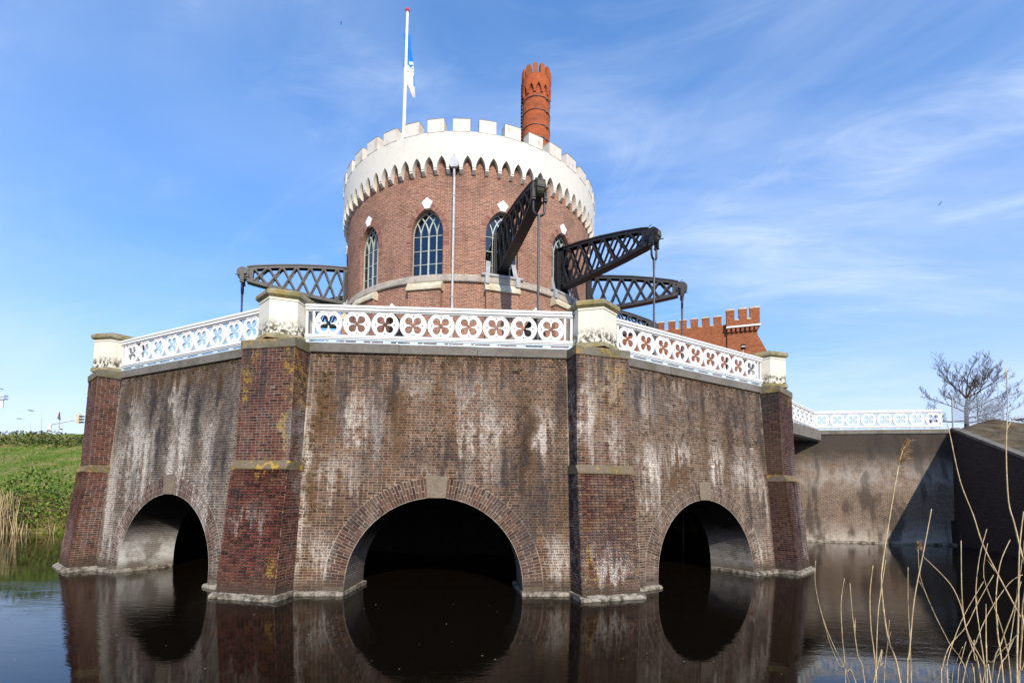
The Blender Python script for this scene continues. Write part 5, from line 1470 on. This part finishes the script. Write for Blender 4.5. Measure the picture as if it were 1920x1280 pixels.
# ------------------------------------------------------------------ birds
def bird(p, s_, label, roll, dirx):
    p = Vector(p); r = thing('bird', label, 'bird', p, group='birds in the sky')
    X = Vector((cos(dirx), sin(dirx), .15)).normalized(); Y = X.cross(UP).normalized(); Y = (Y*cos(roll)+UP*sin(roll)).normalized(); Z = X.cross(Y)
    b = MB(); b.tube([p-X*s_*.55, p-X*s_*.25, p, p+X*s_*.3, p+X*s_*.42], [.02*s_, .09*s_, .12*s_, .08*s_, .02*s_], 8); b.build('body', MS['black'], r)
    for sg in (-1, 1):
        b = MB(); q = [p+X*.12*s_, p+Y*sg*.45*s_+Z*.12*s_+X*.18*s_, p+Y*sg*1.0*s_-X*.12*s_+Z*.05*s_, p+Y*sg*.4*s_-X*.1*s_+Z*.1*s_, p-X*.12*s_]
        b.mesh([v+Z*.012*s_ for v in q]+[v-Z*.012*s_ for v in q], [(0, 1, 2, 3, 4), (9, 8, 7, 6, 5)]+[(i, (i+1) % 5, (i+1) % 5+5, i+5) for i in range(5)]); b.build('wing', MS['black'], r)
bird((56.2, 60, 41.5), .36, 'dark bird flying in the sky at the far right', .9, .3)
bird((-23.7, 60, 65.4), .26, 'tiny dark bird high in the sky left of the flagpole', .5, .2)
bird((-66.4, 60, 15.3), .32, 'dark bird low in the sky at the left edge', .3, .1)

# ------------------------------------------------------------------ reeds at the photographer's feet
REEDS = [
 ('plume',0.0055,[(2.046,2.339,-0.05),(2.012,2.344,0.789),(1.943,2.355,1.629),(1.89,2.363,1.854),(1.871,2.371,2.1),(1.887,2.38,2.216),(1.932,2.388,2.436),(1.978,2.396,2.641),(2.015,2.405,2.771),(2.048,2.413,2.825)]),
 ('long_diag',0.005,[(2.712,2.349,-0.05),(2.705,2.388,0.908),(2.689,2.467,1.867),(2.686,2.482,1.932),(2.589,2.497,2.151),(2.529,2.512,2.309),(2.5,2.528,2.46),(2.448,2.543,2.647),(2.413,2.558,2.909),(2.413,2.573,2.962)]),
 ('tall',0.0055,[(2.758,2.314,-0.05),(2.734,2.353,1.05),(2.685,2.431,2.15),(2.675,2.448,2.233),(2.653,2.465,2.422),(2.645,2.482,2.536),(2.659,2.499,2.792),(2.692,2.515,3.056),(2.711,2.532,3.268)]),
 ('s',0.0045,[(1.615,1.977,-0.05),(1.628,1.974,0.865),(1.652,1.969,1.78),(1.662,1.967,1.903),(1.686,1.965,2.123),(1.724,1.963,2.304),(1.765,1.961,2.503)]),
 ('s',0.003,[(2.169,2.519,-0.05),(2.07,2.534,0.747),(1.874,2.563,1.545),(1.826,2.57,1.612),(1.752,2.577,1.77),(1.705,2.585,1.92),(1.68,2.592,2.073),(1.689,2.599,2.195)]),
 ('s',0.003,[(2.107,2.658,-0.05),(2.011,2.617,0.753),(1.818,2.536,1.555),(1.744,2.505,1.662),(1.673,2.474,1.792),(1.611,2.443,1.955)]),
 ('s',0.0035,[(1.651,2.295,-0.05),(1.634,2.282,0.807),(1.599,2.255,1.665),(1.573,2.235,1.889),(1.555,2.214,2.05),(1.559,2.194,2.17)]),
 ('s',0.0035,[(1.816,2.284,-0.05),(1.786,2.29,0.798),(1.726,2.303,1.647),(1.699,2.309,1.78),(1.682,2.315,1.963),(1.676,2.321,2.124)]),
 ('s',0.004,[(1.59,2.007,-0.05),(1.566,1.991,0.866),(1.516,1.959,1.782),(1.481,1.936,2.006),(1.462,1.913,2.159),(1.46,1.891,2.274)]),
 ('s',0.003,[(1.585,2.075,-0.05),(1.607,2.094,0.832),(1.65,2.132,1.715),(1.688,2.165,1.987),(1.73,2.198,2.102),(1.785,2.232,2.253)]),
 ('s',0.003,[(1.958,2.532,-0.05),(1.951,2.504,0.771),(1.935,2.448,1.592),(1.924,2.407,1.8),(1.903,2.366,1.936)]),
 ('s',0.0035,[(2.149,2.531,-0.05),(2.13,2.51,0.768),(2.092,2.468,1.585),(2.066,2.439,1.782),(2.036,2.41,2.01),(2.016,2.381,2.197)]),
 ('small_plume',0.003,[(2.533,2.401,-0.05),(2.449,2.384,0.792),(2.281,2.351,1.634),(2.166,2.329,1.836),(2.069,2.307,2.002),(1.992,2.284,2.167),(1.966,2.262,2.315)]),
 ('s',0.0035,[(1.989,1.792,-0.05),(1.986,1.845,0.87),(1.982,1.951,1.791),(1.981,1.969,1.845),(1.927,1.987,1.982),(1.919,2.005,2.089),(1.889,2.022,2.184),(1.798,2.04,2.291)]),
 ('s',0.004,[(2.229,2.14,-0.05),(2.178,2.122,0.844),(2.075,2.086,1.738),(2.026,2.069,1.887),(1.983,2.052,1.985),(1.953,2.035,2.125),(1.94,2.018,2.367)]),
 ('s',0.004,[(2.61,2.555,-0.05),(2.608,2.566,0.747),(2.602,2.589,1.543),(2.597,2.611,1.824),(2.604,2.633,2.002),(2.654,2.656,2.213),(2.724,2.678,2.376)]),
 ('s',0.004,[(2.208,2.078,-0.05),(2.215,2.098,0.834),(2.228,2.138,1.719),(2.238,2.166,1.933),(2.264,2.193,2.094),(2.318,2.221,2.245),(2.398,2.249,2.353)]),
 ('s',0.0035,[(2.008,2.238,-0.05),(2.037,2.259,0.801),(2.096,2.3,1.652),(2.108,2.309,1.713),(2.155,2.318,1.823),(2.248,2.326,1.918),(2.318,2.335,2.031),(2.41,2.343,2.17)]),
 ('s',0.0035,[(1.884,1.872,-0.05),(1.956,1.942,0.877),(2.1,2.083,1.804),(2.154,2.136,1.926),(2.212,2.189,2.06)]),
 ('s',0.003,[(2.088,2.249,-0.05),(2.131,2.299,0.782),(2.218,2.399,1.614),(2.242,2.427,1.696),(2.301,2.455,1.797),(2.393,2.483,1.937),(2.528,2.511,2.107)]),
 ('s',0.0035,[(2.295,2.554,-0.05),(2.336,2.546,0.757),(2.42,2.531,1.564),(2.486,2.519,1.788),(2.55,2.507,1.95),(2.648,2.495,2.103),(2.708,2.483,2.15)]),
 ('s',0.004,[(2.161,2.249,-0.05),(2.18,2.228,0.825),(2.219,2.185,1.7),(2.244,2.158,1.891),(2.273,2.131,2.041),(2.287,2.105,2.18)]),
 ('s',0.003,[(1.993,2.202,-0.05),(2.009,2.15,0.852),(2.041,2.045,1.754),(2.052,2.01,1.858),(2.067,1.975,1.926),(2.084,1.94,1.991)]),
 ('s',0.003,[(2.299,2.129,-0.05),(2.29,2.135,0.833),(2.27,2.146,1.716),(2.26,2.152,1.885),(2.233,2.158,2.011),(2.18,2.164,2.191),(2.21,2.171,2.343)]),
 ('s',0.005,[(2.034,1.925,-0.05),(2.053,1.934,0.871),(2.09,1.952,1.791),(2.119,1.966,2.046),(2.149,1.981,2.321),(2.189,1.995,2.496)]),
 ('s',0.0045,[(2.383,2.342,-0.05),(2.364,2.285,0.829),(2.326,2.17,1.707),(2.319,2.147,1.768),(2.318,2.124,1.836)]),
 ('s',0.003,[(2.276,2.491,-0.05),(2.3,2.488,0.766),(2.347,2.482,1.583),(2.365,2.48,1.695),(2.392,2.477,1.8)]),
 ('s',0.003,[(2.178,2.178,-0.05),(2.157,2.171,0.83),(2.115,2.155,1.711),(2.109,2.153,1.756),(2.101,2.151,1.802)]),
 ('s',0.003,[(2.343,2.603,-0.05),(2.311,2.538,0.781),(2.247,2.408,1.611),(2.221,2.355,1.73),(2.206,2.302,1.829)]),
 ('s',0.006,[(2.81,2.645,-0.05),(2.8,2.624,0.749),(2.779,2.584,1.547),(2.76,2.546,1.809),(2.729,2.507,1.996),(2.729,2.469,2.178)]),
 ('s',0.003,[(2.26,2.376,-0.05),(2.342,2.396,0.776),(2.506,2.437,1.602),(2.589,2.458,1.748),(2.647,2.479,1.915),(2.702,2.499,2.085),(2.764,2.52,2.331)]),
 ('s',0.0025,[(0.262,0.907,-0.05),(0.682,1.258,0.893),(1.521,1.962,1.835),(1.563,1.996,1.84),(1.601,2.031,1.842)]),
 ('s',0.0035,[(2.252,2.149,-0.05),(2.227,2.162,0.824),(2.177,2.188,1.698),(2.158,2.197,1.808),(2.169,2.207,1.89)]),
]

RLBL = {'plume': ('tall dry reed with a feathery brown plume in front of the quay wall', None),
        'long_diag': ('long dry reed leaning left across the shaded wing wall', None),
        'tall': ('tallest dry reed, beside the bare tree, its plume drooping to the right', None),
        'small_plume': ('thin dry reed ending in a small brown tuft over the dark water', None),
        's': ('bare dry reed stalk without a plume at the lower right', 'bare reed stalks at the lower right')}
rn = random.Random(2)
ORD = 'first second third fourth fifth sixth seventh eighth ninth tenth eleventh twelfth thirteenth fourteenth fifteenth sixteenth seventeenth eighteenth nineteenth twentieth twenty-first twenty-second twenty-third twenty-fourth twenty-fifth twenty-sixth twenty-seventh twenty-eighth twenty-ninth thirtieth'.split()
bare = sorted((r for r in REEDS if r[0] == 's'), key=lambda r: r[2][-1][0]/r[2][-1][1])
def reed_label(kind, rd, pts):
    if kind != 's': return RLBL[kind][0]
    i = next(j for j, q in enumerate(bare) if q[2] is pts); h = pts[-1][2]; lean = pts[-1][0]-pts[2][0]
    size = 'tall' if h > 2.55 else 'short' if h < 2.0 else 'medium'
    way = 'leaning right' if lean > .12 else 'leaning left' if lean < -.12 else 'nearly upright'
    return '%s bare reed stalk %s, its tip the %s from the left' % (size, way, ORD[i])
for kind, rad_, pts in REEDS:
    lab_ = reed_label(kind, rad_, pts)
    pts = [Vector(p) for p in pts]
    # smooth the stalk
    sm = []
    for i in range(len(pts)-1):
        p0, p1, p2, p3 = pts[max(i-1, 0)], pts[i], pts[i+1], pts[min(i+2, len(pts)-1)]
        for j in range(4):
            t = j/4; sm.append(.5*((2*p1)+(p2-p0)*t+(2*p0-5*p1+4*p2-p3)*t*t+(3*p1-p0-3*p2+p3)*t**3))
    sm.append(pts[-1])
    r = thing('reed', lab_, 'reed', sm[0], group=RLBL[kind][1]); n = len(sm)
    rr = [rad_*.82*(1-.55*i/n) for i in range(n)]
    b = MB(); b.tube(sm, rr, 7)
    acc = 0; nx = rn.uniform(.2, .3)
    for i in range(n-1):
        acc += (sm[i+1]-sm[i]).length
        if acc > nx:
            d = (sm[i+1]-sm[i]).normalized(); b.tube([sm[i]-d*.006, sm[i], sm[i]+d*.006], [rr[i]*1.02, rr[i]*1.4, rr[i]*1.02], 7, cap=False); nx = acc+rn.uniform(.18, .32)
            if rn.random() < .25:
                w = d.orthogonal().normalized(); w = (w*cos(acc*9)+d.cross(w)*sin(acc*9))
                b.mesh([sm[i]+w*rr[i], sm[i]+w*rr[i]*1.5+d*.05, sm[i]+w*.012+d*.09], [(0, 1, 2)])
    b.build('stalk', MS['reed'], r, smooth=True)
    def plume(p, d, L, k, spread):
        b = MB()
        for _ in range(k):
            t = rn.random(); o = p+d*L*t+Vector((rn.gauss(0, .006), rn.gauss(0, .006), 0)); q = (d*.7+Vector((rn.gauss(.25, .35), rn.gauss(0, .35), rn.gauss(.0, .35)))).normalized(); l = spread*rn.uniform(.5, 1.1)*(1-.3*t)
            b.tube([o, o+q*l*.6, o+q*l+Vector((l*.25, 0, -l*.3))], [.0014, .0012, .0006], 3, cap=False)
        b.build('plume', MS['plume'], r)
    if kind == 'plume': plume(sm[-7], (sm[-1]-sm[-7]).normalized(), (sm[-1]-sm[-7]).length*1.15, 170, .055)
    if kind == 'small_plume': plume(sm[-2], Vector((.05, 0, 1)), .05, 45, .025)
    if kind == 'tall':
        o = sm[int(n*.80)]; q = [o, o+Vector((.03, 0, .05)), o+Vector((.09, 0, .075)), o+Vector((.2, 0, .06))]
        b = MB(); b.tube(q, [.002, .0018, .0016, .001], 5); b.build('side_stem', MS['reed'], r)
        plume(q[1], Vector((.97, 0, .1)), .18, 120, .03)
